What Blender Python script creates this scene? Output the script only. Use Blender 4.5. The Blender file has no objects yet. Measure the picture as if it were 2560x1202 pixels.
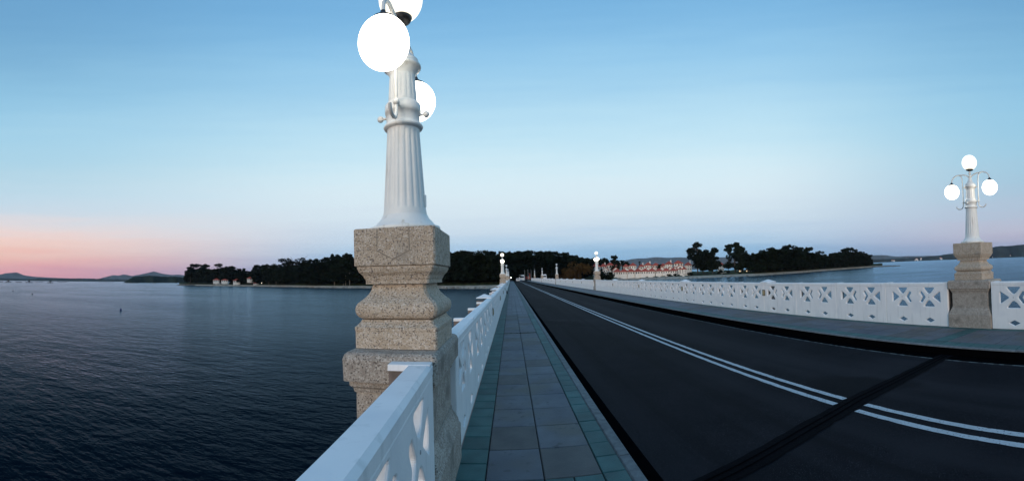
import bpy, math, random
import numpy as np
from mathutils import Matrix, Vector
R = math.radians
rnd = random.Random(7)
S = bpy.context.scene
COL = S.collection

# ------------------------------------------------------------------ camera
EYE = Vector((0, 0, 1.55))
FPX = 1074.43            # pixels per radian of the 2560 px wide panorama
CY = 658.83              # row of the camera's equator
CR = ((0.9995524, -0.0024435, -0.0298157), (0.0032813, 0.9996003, 0.0280801), (0.0297352, -0.0281654, 0.9991609))
cam_d = bpy.data.cameras.new('camera')
cam = bpy.data.objects.new('camera', cam_d)
COL.objects.link(cam)
cam_d.type = 'PANO'
cam_d.panorama_type = 'CENTRAL_CYLINDRICAL'
cam_d.central_cylindrical_range_u_min = -1280 / FPX
cam_d.central_cylindrical_range_u_max = 1280 / FPX
cam_d.central_cylindrical_range_v_min = -(1202 - CY) / FPX
cam_d.central_cylindrical_range_v_max = CY / FPX
cam_d.central_cylindrical_radius = 1.0
cam_d.clip_start = 0.05
cam_d.clip_end = 60000
right, fwd, up = Vector(CR[0]), Vector(CR[1]), Vector(CR[2])
m = Matrix((right, up, -fwd)).transposed().to_4x4()
m.translation = EYE
cam.matrix_world = m
S.camera = cam

def hdir(px):
    """horizontal unit direction seen at a column of the photograph, at the horizon"""
    th = (px - 1280) / FPX
    a, b, c = math.sin(th), math.cos(th), 0.0
    # solve for the point of the column on the horizontal plane
    A = right * a + fwd * b
    t = -A.z / up.z
    d = A + up * t
    d.z = 0
    return d.normalized()

def at(px, dist, z=0.0):
    d = hdir(px)
    return Vector((d.x * dist, d.y * dist, z))

def pxm(n, dist):
    """metres covered by n photo pixels at a distance"""
    return n * dist / FPX

# ------------------------------------------------------------------ world and light
SUN_AZ, SUN_EL = -154.0, 6.5     # degrees; azimuth from +Y, clockwise positive
W = bpy.data.worlds.new('World')
S.world = W
W.use_nodes = True
nt = W.node_tree
N, LK = nt.nodes, nt.links
N.clear()

def lin(c):
    return tuple(((x / 255) / 12.92 if x / 255 <= 0.04045 else ((x / 255 + 0.055) / 1.055) ** 2.4) for x in c)

def wn(t, **k):
    n = N.new(t)
    for a, v in k.items():
        setattr(n, a, v)
    return n

def wmath(op, a, b=None, clamp=False):
    n = wn('ShaderNodeMath', operation=op, use_clamp=clamp)
    for i, v in enumerate((a, b)):
        if v is None:
            continue
        if isinstance(v, (int, float)):
            n.inputs[i].default_value = v
        else:
            LK.new(v, n.inputs[i])
    return n.outputs[0]

tc = wn('ShaderNodeTexCoord')
nrm = wn('ShaderNodeVectorMath', operation='NORMALIZE')
LK.new(tc.outputs['Generated'], nrm.inputs[0])
sep = wn('ShaderNodeSeparateXYZ')
LK.new(nrm.outputs[0], sep.inputs[0])
elev = wmath('MULTIPLY', wmath('ARCSINE', sep.outputs['Z']), 2 / math.pi)      # -1..1
nz = wn('ShaderNodeTexNoise')
mp = wn('ShaderNodeMapping')
mp.inputs['Scale'].default_value = (1.6, 1.6, 26)
LK.new(nrm.outputs[0], mp.inputs[0])
LK.new(mp.outputs[0], nz.inputs['Vector'])
nz.inputs['Scale'].default_value = 2.2
nz.inputs['Detail'].default_value = 4
wob = wmath('MULTIPLY', wmath('SUBTRACT', nz.outputs['Fac'], 0.5), 0.030)
elev2 = wmath('ADD', elev, wob)

def ramp(stops):
    r = wn('ShaderNodeValToRGB')
    cr = r.color_ramp
    cr.interpolation = 'CARDINAL'
    while len(cr.elements) > 1:
        cr.elements.remove(cr.elements[-1])
    for i, (deg, c) in enumerate(stops):
        e = cr.elements[0] if i == 0 else cr.elements.new(deg / 90)
        e.position = deg / 90
        e.color = (*lin(c), 1)
    LK.new(elev2, r.inputs[0])
    return r.outputs[0]

ZEN = (96, 146, 196)
r_mid = ramp([(0, (112, 172, 216)), (2, (140, 188, 226)), (4, (180, 210, 236)), (6.5, (208, 226, 241)), (11, (220, 239, 248)), (16, (202, 234, 248)),
              (22, (174, 218, 243)), (29, (138, 194, 233)), (38, (104, 164, 214)), (60, (98, 152, 204)), (90, ZEN)])
r_west = ramp([(0, (240, 150, 158)), (1.5, (254, 168, 166)), (3.5, (255, 200, 184)), (6, (246, 220, 214)), (9, (208, 222, 234)), (14, (180, 216, 234)),
               (21, (154, 204, 232)), (28, (122, 176, 213)), (38, (98, 152, 198)), (60, (97, 150, 200)), (90, ZEN)])
r_east = ramp([(0, (146, 162, 196)), (1.5, (168, 172, 202)), (3, (190, 188, 210)), (5.5, (182, 196, 218)), (9, (168, 200, 222)), (14, (158, 204, 228)),
               (21, (142, 196, 228)), (29, (116, 172, 212)), (38, (98, 154, 202)), (60, (97, 150, 200)), (90, ZEN)])

def side(az, lo, hi):
    v = wn('ShaderNodeVectorMath', operation='DOT_PRODUCT')
    LK.new(nrm.outputs[0], v.inputs[0])
    v.inputs[1].default_value = (math.sin(R(az)), math.cos(R(az)), 0)
    mr = wn('ShaderNodeMapRange', interpolation_type='SMOOTHSTEP')
    LK.new(v.outputs['Value'], mr.inputs[0])
    mr.inputs[1].default_value = lo
    mr.inputs[2].default_value = hi
    return mr.outputs[0]

def wmix(fac, a, b):
    mx = wn('ShaderNodeMix', data_type='RGBA')
    LK.new(fac, mx.inputs['Factor']) if not isinstance(fac, float) else setattr(mx.inputs['Factor'], 'default_value', fac)
    LK.new(a, mx.inputs[6])
    LK.new(b, mx.inputs[7])
    return mx.outputs[2]

sky_c = wmix(side(-92, 0.26, 1.0), r_mid, r_west)
sky_c = wmix(side(105, 0.25, 0.85), sky_c, r_east)
bg = wn('ShaderNodeBackground')
LK.new(sky_c, bg.inputs['Color'])
bg.inputs['Strength'].default_value = 0.97
nish = wn('ShaderNodeTexSky', sky_type='NISHITA')
nish.sun_disc = False
nish.sun_elevation = R(SUN_EL)
nish.sun_rotation = R(SUN_AZ)
bg2 = wn('ShaderNodeBackground')
LK.new(nish.outputs[0], bg2.inputs['Color'])
bg2.inputs['Strength'].default_value = 0.008
ad = wn('ShaderNodeAddShader')
LK.new(bg.outputs[0], ad.inputs[0])
LK.new(bg2.outputs[0], ad.inputs[1])
wo = wn('ShaderNodeOutputWorld')
LK.new(ad.outputs[0], wo.inputs['Surface'])

sun_d = bpy.data.lights.new('sun', 'SUN')
sun_d.energy = 1.8
sun_d.angle = R(24)
sun_d.color = (1.0, 0.81, 0.67)
sun = bpy.data.objects.new('sun', sun_d)
COL.objects.link(sun)
sd = Vector((math.sin(R(SUN_AZ)) * math.cos(R(SUN_EL)), math.cos(R(SUN_AZ)) * math.cos(R(SUN_EL)), math.sin(R(SUN_EL))))
sun.rotation_euler = sd.to_track_quat('Z', 'Y').to_euler()
S.view_settings.view_transform = 'Standard'
S.view_settings.look = 'None'
S.view_settings.gamma = 1
S.view_settings.exposure = 0.0
S.view_settings.use_curve_mapping = False
S.cycles.max_bounces = 6
S.cycles.volume_bounces = 1
S.cycles.use_denoising = True

# ------------------------------------------------------------------ materials
def mat(name, col, rough=0.7, var=0.15, scale=6.0, bump=0.0, bscale=40.0, col2=None, lo=0.35, hi=0.65, metal=0.0, coords='Object', spec=None, detail=6.0, speck=None, per_obj=0.0, stain=None, lanes=False):
    m = bpy.data.materials.new(name)
    m.use_nodes = True
    n, l = m.node_tree.nodes, m.node_tree.links
    b = n['Principled BSDF']
    b.inputs['Roughness'].default_value = rough
    b.inputs['Metallic'].default_value = metal
    if spec is not None:
        b.inputs['Specular IOR Level'].default_value = spec
    t = n.new('ShaderNodeTexCoord')
    vec = t.outputs['Object']
    if coords == 'World':
        g = n.new('ShaderNodeNewGeometry')
        vec = g.outputs['Position']
    a = n.new('ShaderNodeTexNoise')
    a.inputs['Scale'].default_value = scale
    a.inputs['Detail'].default_value = detail
    l.new(vec, a.inputs['Vector'])
    cr = n.new('ShaderNodeValToRGB')
    c1 = col
    c2 = col2 or tuple(min(1, c * (1 - var)) for c in col)
    if col2 is None:
        c1 = tuple(min(1, c * (1 + var)) for c in col)
    cr.color_ramp.elements[0].position = lo
    cr.color_ramp.elements[1].position = hi
    cr.color_ramp.elements[0].color = (*c2, 1)
    cr.color_ramp.elements[1].color = (*c1, 1)
    l.new(a.outputs['Fac'], cr.inputs[0])
    out = cr.outputs[0]

    def mixin(out, fac, colr):
        mx = n.new('ShaderNodeMix')
        mx.data_type = 'RGBA'
        l.new(fac, mx.inputs['Factor'])
        l.new(out, mx.inputs[6])
        mx.inputs[7].default_value = (*colr, 1)
        return mx.outputs[2]
    for sp in (speck or []):            # (scale, lo, hi, colour)
        v = n.new('ShaderNodeTexNoise')
        v.inputs['Scale'].default_value = sp[0]
        v.inputs['Detail'].default_value = 2
        l.new(vec, v.inputs['Vector'])
        r2 = n.new('ShaderNodeMapRange')
        l.new(v.outputs['Fac'], r2.inputs[0])
        r2.inputs[1].default_value = sp[1]
        r2.inputs[2].default_value = sp[2]
        out = mixin(out, r2.outputs[0], sp[3])
    if lanes:                           # tyre worn bands and long sealed cracks running along the road
        for sc_, lo_, hi_, cc in (((1.15, 0.025, 1), 0.50, 0.66, (0.024, 0.0225, 0.026)), ((3.1, 0.05, 1), 0.56, 0.70, (0.0085, 0.0085, 0.010)), ((0.5, 0.35, 1), 0.60, 0.66, (0.0075, 0.0075, 0.009))):
            mpn = n.new('ShaderNodeMapping')
            mpn.inputs['Scale'].default_value = sc_
            l.new(vec, mpn.inputs[0])
            v = n.new('ShaderNodeTexNoise')
            v.inputs['Scale'].default_value = 1.0
            v.inputs['Detail'].default_value = 5
            l.new(mpn.outputs[0], v.inputs['Vector'])
            r2 = n.new('ShaderNodeMapRange')
            l.new(v.outputs['Fac'], r2.inputs[0])
            r2.inputs[1].default_value = lo_
            r2.inputs[2].default_value = hi_
            r2.inputs[4].default_value = 0.8
            out = mixin(out, r2.outputs[0], cc)
    if stain:                           # streaks running down: (lo, hi, colour, amount)
        mpn = n.new('ShaderNodeMapping')
        mpn.inputs['Scale'].default_value = (7, 7, 0.8)
        l.new(vec, mpn.inputs[0])
        v = n.new('ShaderNodeTexNoise')
        v.inputs['Scale'].default_value = 2.0
        v.inputs['Detail'].default_value = 8
        l.new(mpn.outputs[0], v.inputs['Vector'])
        r2 = n.new('ShaderNodeMapRange')
        l.new(v.outputs['Fac'], r2.inputs[0])
        r2.inputs[1].default_value = stain[0]
        r2.inputs[2].default_value = stain[1]
        r2.inputs[4].default_value = stain[3]
        out = mixin(out, r2.outputs[0], stain[2])
    if per_obj:
        oi = n.new('ShaderNodeObjectInfo')
        mr = n.new('ShaderNodeMapRange')
        l.new(oi.outputs['Random'], mr.inputs[0])
        mr.inputs[3].default_value = 1 - per_obj
        mr.inputs[4].default_value = 1 + per_obj
        vm = n.new('ShaderNodeVectorMath')
        vm.operation = 'SCALE'
        l.new(out, vm.inputs[0])
        l.new(mr.outputs[0], vm.inputs['Scale'])
        out = vm.outputs[0]
    l.new(out, b.inputs['Base Color'])
    if bump:
        bn = n.new('ShaderNodeTexNoise')
        bn.inputs['Scale'].default_value = bscale
        bn.inputs['Detail'].default_value = 5
        l.new(vec, bn.inputs['Vector'])
        bm = n.new('ShaderNodeBump')
        bm.inputs['Strength'].default_value = bump
        bm.inputs['Distance'].default_value = 0.02
        l.new(bn.outputs['Fac'], bm.inputs['Height'])
        l.new(bm.outputs[0], b.inputs['Normal'])
    return m

def emit(name, col, strength):
    m = bpy.data.materials.new(name)
    m.use_nodes = True
    n, l = m.node_tree.nodes, m.node_tree.links
    b = n['Principled BSDF']
    b.inputs['Base Color'].default_value = (0.85, 0.84, 0.8, 1)
    b.inputs['Roughness'].default_value = 0.3
    # noise varies the emission slightly over the surface
    lw = n.new('ShaderNodeTexNoise')
    lw.inputs['Scale'].default_value = 3
    mr = n.new('ShaderNodeMapRange')
    l.new(lw.outputs['Fac'], mr.inputs[0])
    mr.inputs[3].default_value = strength * 0.92
    mr.inputs[4].default_value = strength * 1.08
    b.inputs['Emission Color'].default_value = (*col, 1)
    l.new(mr.outputs[0], b.inputs['Emission Strength'])
    return m

M = {}
M['granite'] = mat('granite', (0.54, 0.44, 0.335), 0.82, coords='World', scale=18, col2=(0.44, 0.34, 0.24), bump=0.5, bscale=110,
                   speck=[(70, 0.55, 0.62, (0.62, 0.54, 0.45)), (88, 0.57, 0.64, (0.15, 0.12, 0.095)), (42, 0.63, 0.69, (0.20, 0.165, 0.14)), (4.0, 0.60, 0.78, (0.30, 0.26, 0.21))], per_obj=0.05)
M['granite_grey'] = mat('granite_weathered', (0.42, 0.37, 0.31), 0.85, coords='World', scale=16, col2=(0.31, 0.265, 0.22), bump=0.5, bscale=100,
                        speck=[(70, 0.56, 0.62, (0.52, 0.47, 0.41)), (85, 0.57, 0.64, (0.12, 0.10, 0.085)), (4.5, 0.55, 0.72, (0.21, 0.185, 0.155))], per_obj=0.05)
M['groove_shade'] = mat('groove_shade_line', (0.24, 0.20, 0.155), 0.9)  # shade of a shallow groove put into the colour
M['white'] = mat('white_wall_paint', (0.80, 0.80, 0.79), 0.6, coords='World', var=0.03, scale=3, bump=0.10, bscale=60, stain=(0.56, 0.82, (0.52, 0.54, 0.53), 0.7),
                 speck=[(2.2, 0.58, 0.80, (0.68, 0.70, 0.72))])
M['white_soil'] = mat('wall_joint_filler', (0.34, 0.35, 0.35), 0.85)
M['white_metal'] = mat('white_column_paint', (0.76, 0.76, 0.72), 0.42, var=0.03, scale=5, bump=0.12, bscale=45, stain=(0.60, 0.75, (0.42, 0.36, 0.25), 0.75))
M['metal_dark'] = mat('black_metal', (0.018, 0.017, 0.016), 0.45)
M['opal'] = mat('opal_glass_unlit', (0.72, 0.76, 0.78), 0.25, var=0.02)
M['opal_lit'] = emit('opal_glass_lit', (1.0, 0.93, 0.80), 5.0)
M['opal_top'] = emit('opal_glass_dim_lit', (1.0, 0.90, 0.70), 1.25)  # top globe: weaker, creamier emission than the side globes
M['asphalt'] = mat('asphalt', (0.0130, 0.0120, 0.0150), 0.80, coords='World', scale=1.3, col2=(0.008, 0.008, 0.0105), bump=0.3, bscale=150, speck=[(140, 0.64, 0.72, (0.11, 0.11, 0.115)), (30, 0.63, 0.72, (0.006, 0.006, 0.008)), (0.35, 0.55, 0.7, (0.022, 0.0205, 0.024)), (0.12, 0.5, 0.6, (0.010, 0.010, 0.012))], spec=0.035, lanes=True)
M['gutter'] = mat('gutter_tar', (0.0025, 0.0025, 0.003), 1.0, coords='World', spec=0.0, bump=0.3, bscale=60)
M['joint'] = mat('expansion_joint_rubber', (0.0035, 0.0035, 0.005), 0.9, spec=0.03, bump=0.4, bscale=40)
M['paint'] = mat('road_paint', (0.46, 0.47, 0.48), 0.7, coords='World', var=0.06, scale=8, speck=[(38, 0.60, 0.68, (0.10, 0.10, 0.11)), (3, 0.60, 0.75, (0.40, 0.41, 0.42))])
M['edge'] = mat('pale_edge_line', (0.16, 0.18, 0.18), 0.8, speck=[(6, 0.45, 0.55, (0.03, 0.03, 0.03))])
M['slab_grey'] = mat('grey_paving_slab', (0.122, 0.131, 0.146), 0.72, coords='World', scale=3.2, col2=(0.088, 0.093, 0.106), bump=0.35, bscale=70, per_obj=0.09,
                     speck=[(1.3, 0.50, 0.66, (0.105, 0.10, 0.088)), (0.5, 0.52, 0.68, (0.07, 0.078, 0.098)), (9, 0.62, 0.72, (0.06, 0.062, 0.066)), (120, 0.62, 0.70, (0.08, 0.08, 0.085))])
M['slab_brown'] = mat('brown_paving_slab', (0.110, 0.102, 0.095), 0.75, coords='World', scale=4, col2=(0.078, 0.074, 0.072), bump=0.35, bscale=70, per_obj=0.08)
M['slab_green'] = mat('green_paving_slab', (0.038, 0.115, 0.108), 0.7, coords='World', scale=4, col2=(0.025, 0.080, 0.076), bump=0.35, bscale=70, per_obj=0.22)
M['kerb'] = mat('kerb_granite', (0.17, 0.175, 0.175), 0.8, coords='World', scale=14, col2=(0.10, 0.105, 0.108), bump=0.3, bscale=90, per_obj=0.12)
M['bed'] = mat('mortar_bed', (0.020, 0.022, 0.024), 0.95)
M['raw'] = mat('bare_stained_concrete', (0.17, 0.135, 0.115), 0.9, scale=9, var=0.3, coords='World')
M['concrete'] = mat('bridge_concrete', (0.30, 0.29, 0.27), 0.85, scale=2, bump=0.2, bscale=20)
M['lens'] = mat('amber_lens', (0.36, 0.30, 0.17), 0.25)
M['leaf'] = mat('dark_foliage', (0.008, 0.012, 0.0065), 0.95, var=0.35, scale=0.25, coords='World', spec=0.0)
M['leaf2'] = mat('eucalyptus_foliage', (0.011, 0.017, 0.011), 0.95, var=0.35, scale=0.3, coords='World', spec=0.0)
M['leaf_brown'] = mat('autumn_foliage', (0.085, 0.052, 0.020), 0.9, var=0.4, scale=0.25, coords='World', spec=0.0)
M['bark'] = mat('bark', (0.055, 0.042, 0.032), 0.95, var=0.3, scale=0.8)
M['sand'] = mat('sand', (0.40, 0.33, 0.25), 0.95, var=0.15, scale=0.2, coords='World', speck=[(0.5, 0.55, 0.7, (0.20, 0.165, 0.125))])
M['rock'] = mat('rock', (0.16, 0.13, 0.10), 0.95, var=0.35, scale=0.6, coords='World')
M['grass'] = mat('ground', (0.045, 0.058, 0.022), 0.95, var=0.4, scale=0.06, coords='World', speck=[(0.03, 0.5, 0.6, (0.02, 0.026, 0.014))], spec=0.1)
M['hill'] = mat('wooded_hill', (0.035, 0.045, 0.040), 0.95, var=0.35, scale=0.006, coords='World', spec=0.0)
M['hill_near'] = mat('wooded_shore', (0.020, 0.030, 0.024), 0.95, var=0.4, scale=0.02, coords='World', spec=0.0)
M['render'] = mat('white_render', (0.74, 0.70, 0.63), 0.8, var=0.05, scale=0.5, stain=(0.6, 0.85, (0.45, 0.42, 0.36), 0.4))
M['tile'] = mat('red_roof_tile', (0.42, 0.065, 0.035), 0.85, var=0.22, scale=1.6, per_obj=0.12)
M['glass'] = mat('window_glass', (0.03, 0.035, 0.045), 0.12, var=0.05)
M['stone'] = mat('rubble_stone', (0.24, 0.20, 0.16), 0.9, var=0.25, scale=0.7)
M['winlit'] = emit('lit_window', (1.0, 0.72, 0.38), 1.6)
M['carwhite'] = mat('white_car_paint', (0.75, 0.75, 0.74), 0.25, var=0.02)
M['red'] = mat('red_board', (0.55, 0.07, 0.04), 0.5, var=0.1, scale=2)
M['cream'] = mat('cream_board', (0.75, 0.58, 0.45), 0.5, var=0.1, scale=2)
M['buoy'] = mat('blue_plastic', (0.01, 0.035, 0.13), 0.35, var=0.1)
M['buoy_dark'] = mat('dark_plastic', (0.02, 0.025, 0.03), 0.4)
M['raft'] = mat('raft_timber', (0.07, 0.045, 0.035), 0.9, var=0.3, scale=1)
M['galv'] = mat('galvanised_steel', (0.32, 0.34, 0.34), 0.5)

# strip paving with joints, used where single slabs get too small to tell apart
def strip_mat(name, col, w, l, wide, per=0.2):
    m = bpy.data.materials.new(name)
    m.use_nodes = True
    n, k = m.node_tree.nodes, m.node_tree.links
    b = n['Principled BSDF']
    b.inputs['Roughness'].default_value = 0.72
    t = n.new('ShaderNodeTexCoord')
    br = n.new('ShaderNodeTexBrick')
    br.offset = 0.0
    br.inputs['Scale'].default_value = 1
    br.inputs['Brick Width'].default_value = w
    br.inputs['Row Height'].default_value = l
    br.inputs['Mortar Size'].default_value = 0.006
    br.inputs['Mortar Smooth'].default_value = 0.2
    br.inputs['Bias'].default_value = 0
    br.inputs['Color1'].default_value = (*[c * (1 - per) for c in col], 1)
    br.inputs['Color2'].default_value = (*[c * (1 + per) for c in col], 1)
    br.inputs['Mortar'].default_value = (0.025, 0.027, 0.03, 1)
    k.new(t.outputs['Object'], br.inputs['Vector'])
    no = n.new('ShaderNodeTexNoise')
    no.inputs['Scale'].default_value = 1.2
    k.new(t.outputs['Object'], no.inputs['Vector'])
    mr = n.new('ShaderNodeMapRange')
    k.new(no.outputs['Fac'], mr.inputs[0])
    mr.inputs[3].default_value = 0.7
    mr.inputs[4].default_value = 1.3
    vm = n.new('ShaderNodeVectorMath')
    vm.operation = 'SCALE'
    k.new(br.outputs['Color'], vm.inputs[0])
    k.new(mr.outputs[0], vm.inputs['Scale'])
    k.new(vm.outputs[0], b.inputs['Base Color'])
    return m
M['strip_grey'] = strip_mat('grey_paving_far', (0.115, 0.121, 0.138), 0.45, 0.6, True)
M['strip_green'] = strip_mat('green_paving_far', (0.036, 0.084, 0.086), 0.31, 0.31, False)
M['strip_kerb'] = strip_mat('kerb_far', (0.14, 0.142, 0.145), 0.3, 1.2, False, 0.1)

# water
def water_mat():
    m = bpy.data.materials.new('sea_water')
    m.use_nodes = True
    n, l = m.node_tree.nodes, m.node_tree.links
    n.clear()
    out = n.new('ShaderNodeOutputMaterial')
    body = n.new('ShaderNodeBsdfDiffuse')
    body.inputs['Color'].default_value = (0.0008, 0.0045, 0.010, 1)
    gl = n.new('ShaderNodeBsdfGlossy')
    gl.inputs['Color'].default_value = (0.52, 0.75, 0.93, 1)
    gl.inputs['Roughness'].default_value = 0.15
    fr = n.new('ShaderNodeFresnel')
    fr.inputs['IOR'].default_value = 1.27
    pw = n.new('ShaderNodeMath')
    pw.operation = 'POWER'
    pw.inputs[1].default_value = 1.9
    mixs = n.new('ShaderNodeMixShader')
    l.new(fr.outputs[0], pw.inputs[0])
    l.new(pw.outputs[0], mixs.inputs[0])
    l.new(body.outputs[0], mixs.inputs[1])
    l.new(gl.outputs[0], mixs.inputs[2])
    l.new(mixs.outputs[0], out.inputs['Surface'])
    g = n.new('ShaderNodeNewGeometry')
    mp = n.new('ShaderNodeMapping')
    mp.inputs['Rotation'].default_value = (0, 0, R(25))
    mp.inputs['Scale'].default_value = (1, 1.9, 1)
    l.new(g.outputs['Position'], mp.inputs[0])
    hs = []
    for sc, amp in ((0.11, 1.3), (0.5, 0.95), (1.9, 0.42), (6.0, 0.10)):
        t = n.new('ShaderNodeTexNoise')
        t.inputs['Scale'].default_value = sc
        t.inputs['Detail'].default_value = 3
        l.new(mp.outputs[0], t.inputs['Vector'])
        mu = n.new('ShaderNodeMath')
        mu.operation = 'MULTIPLY'
        mu.inputs[1].default_value = amp
        l.new(t.outputs['Fac'], mu.inputs[0])
        hs.append(mu.outputs[0])
    acc = hs[0]
    for h in hs[1:]:
        a = n.new('ShaderNodeMath')
        a.operation = 'ADD'
        l.new(acc, a.inputs[0])
        l.new(h, a.inputs[1])
        acc = a.outputs[0]
    bm = n.new('ShaderNodeBump')
    bm.inputs['Strength'].default_value = 1.0
    bm.inputs['Distance'].default_value = 0.17
    # calmer and more ruffled patches
    pt = n.new('ShaderNodeTexNoise')
    pt.inputs['Scale'].default_value = 0.022
    pt.inputs['Detail'].default_value = 3
    l.new(mp.outputs[0], pt.inputs['Vector'])
    pr_ = n.new('ShaderNodeMapRange')
    l.new(pt.outputs['Fac'], pr_.inputs[0])
    pr_.inputs[1].default_value = 0.35
    pr_.inputs[2].default_value = 0.65
    pr_.inputs[3].default_value = 0.45
    pr_.inputs[4].default_value = 1.0
    l.new(pr_.outputs[0], bm.inputs['Strength'])
    l.new(acc, bm.inputs['Height'])
    for q in (body, gl, fr):
        l.new(bm.outputs[0], q.inputs['Normal'])
    return m
M['water'] = water_mat()

# ------------------------------------------------------------------ mesh helpers
class MB:
    def __init__(s):
        s.v, s.f, s.sm = [], [], []

    def add(s, vs, fs, smooth=False):
        o = len(s.v)
        s.v += [tuple(v) for v in vs]
        s.f += [tuple(i + o for i in f) for f in fs]
        s.sm += [smooth] * len(fs)
        return s

    def box(s, x0, x1, y0, y1, z0, z1):
        vs = [(x0, y0, z0), (x1, y0, z0), (x1, y1, z0), (x0, y1, z0), (x0, y0, z1), (x1, y0, z1), (x1, y1, z1), (x0, y1, z1)]
        return s.add(vs, [(0, 3, 2, 1), (4, 5, 6, 7), (0, 1, 5, 4), (1, 2, 6, 5), (2, 3, 7, 6), (3, 0, 4, 7)])

    def cbox(s, cx, cy, cz, sx, sy, sz):
        return s.box(cx - sx / 2, cx + sx / 2, cy - sy / 2, cy + sy / 2, cz - sz / 2, cz + sz / 2)

    def loft(s, prof, cx=0, cy=0, ch=0.008, n=1):
        """prof: (z, half x, half y) stacked rectangles with small chamfered corners"""
        vs, fs = [], []
        for z, hx, hy in prof:
            c = ch
            for px, py in ((hx - c, -hy), (hx, -hy + c), (hx, hy - c), (hx - c, hy), (-hx + c, hy), (-hx, hy - c), (-hx, -hy + c), (-hx + c, -hy)):
                vs.append((cx + px, cy + py, z))
        k = len(prof)
        for i in range(k - 1):
            for j in range(8):
                a, b2 = i * 8 + j, i * 8 + (j + 1) % 8
                fs.append((a, b2, b2 + 8, a + 8))
        fs.append(tuple(reversed(range(8))))
        fs.append(tuple(range((k - 1) * 8, k * 8)))
        return s.add(vs, fs)

    def lathe(s, prof, cx=0, cy=0, seg=32, flute=None, cap=True):
        """prof: (z, r); flute: (z0, z1, count, depth)"""
        vs, fs = [], []
        for z, r in prof:
            for j in range(seg):
                a = 2 * math.pi * j / seg
                rr = r
                if flute and flute[0] <= z <= flute[1]:
                    ph = (a * flute[2] / (2 * math.pi)) % 1.0
                    w = max(0.0, math.cos((ph - 0.5) * math.pi * 1.9))
                    rr = r * (1 - flute[3] * w)
                vs.append((cx + rr * math.cos(a), cy + rr * math.sin(a), z))
        k = len(prof)
        for i in range(k - 1):
            for j in range(seg):
                a, b2 = i * seg + j, i * seg + (j + 1) % seg
                fs.append((a, b2, b2 + seg, a + seg))
        s.add(vs, fs, True)
        if cap:
            s.add([vs[j] for j in range(seg)], [tuple(reversed(range(seg)))])
            s.add([vs[(k - 1) * seg + j] for j in range(seg)], [tuple(range(seg))])
        return s

    def ball(s, c, r, seg=16, rings=8, sz=1.0):
        prof = []
        for i in range(rings + 1):
            t = math.pi * i / rings
            prof.append((c[2] - r * sz * math.cos(t), max(1e-4, r * math.sin(t))))
        return s.lathe(prof, c[0], c[1], seg, cap=False)

    def tube(s, pts, r, seg=8, cap=True):
        pts = [Vector(p) for p in pts]
        rs = r if isinstance(r, (list, tuple)) else [r] * len(pts)
        vs, fs = [], []
        prev = None
        for i, p in enumerate(pts):
            t = (pts[min(i + 1, len(pts) - 1)] - pts[max(i - 1, 0)]).normalized()
            if prev is None:
                prev = t.orthogonal().normalized()
            u = (prev - t * prev.dot(t)).normalized()
            prev = u
            w = t.cross(u)
            for j in range(seg):
                a = 2 * math.pi * j / seg
                vs.append(p + (u * math.cos(a) + w * math.sin(a)) * rs[i])
        for i in range(len(pts) - 1):
            for j in range(seg):
                a, b2 = i * seg + j, i * seg + (j + 1) % seg
                fs.append((a, b2, b2 + seg, a + seg))
        s.add(vs, fs, True)
        if cap:
            s.add([vs[j] for j in range(seg)], [tuple(reversed(range(seg)))])
            s.add([vs[-seg + j] for j in range(seg)], [tuple(range(seg))])
        return s

    def mesh(s, name, m=None):
        me = bpy.data.meshes.new(name)
        me.from_pydata(s.v, [], s.f)
        me.polygons.foreach_set('use_smooth', s.sm)
        if m:
            me.materials.append(M[m] if isinstance(m, str) else m)
        me.update()
        return me

def obj(name, me, parent=None, loc=None, rot=None):
    o = bpy.data.objects.new(name, me)
    COL.objects.link(o)
    if parent is not None:
        o.parent = parent
    if loc is not None:
        o.location = loc
    if rot is not None:
        o.rotation_euler = rot
    return o

def tag(o, label=None, cat=None, group=None, kind=None):
    if label:
        o['label'] = label
    if cat:
        o['category'] = cat
    if group:
        o['group'] = group
    if kind:
        o['kind'] = kind
    return o

def thing(name, label, cat, loc=(0, 0, 0), rz=0.0, group=None):
    return tag(obj(name, None, None, loc, (0, 0, rz)), label, cat, group)

def struct(name, mb, m):
    return tag(obj(name, mb.mesh(name, m)), kind='structure')

def copy_tree(o, parent=None):
    c = o.copy()
    COL.objects.link(c)
    c.parent = parent
    for ch in list(o.children):
        copy_tree(ch, c)
    return c

BRIDGE = []          # top-level objects that follow the bridge's gentle fall
ZW = -3.65           # water level; the pavement beside the camera is z = 0
ZR = -0.15           # road surface

# ------------------------------------------------------------------ water
wb = MB()
ys = [-14300, -3000, -600, -120, 0, 120, 600, 3000, 14300]
g = [(x, y, ZW) for y in ys for x in ys]
n9 = len(ys)
wb.add(g, [(j * n9 + i, j * n9 + i + 1, (j + 1) * n9 + i + 1, (j + 1) * n9 + i) for j in range(n9 - 1) for i in range(n9 - 1)])
struct('water', wb, 'water')

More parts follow.
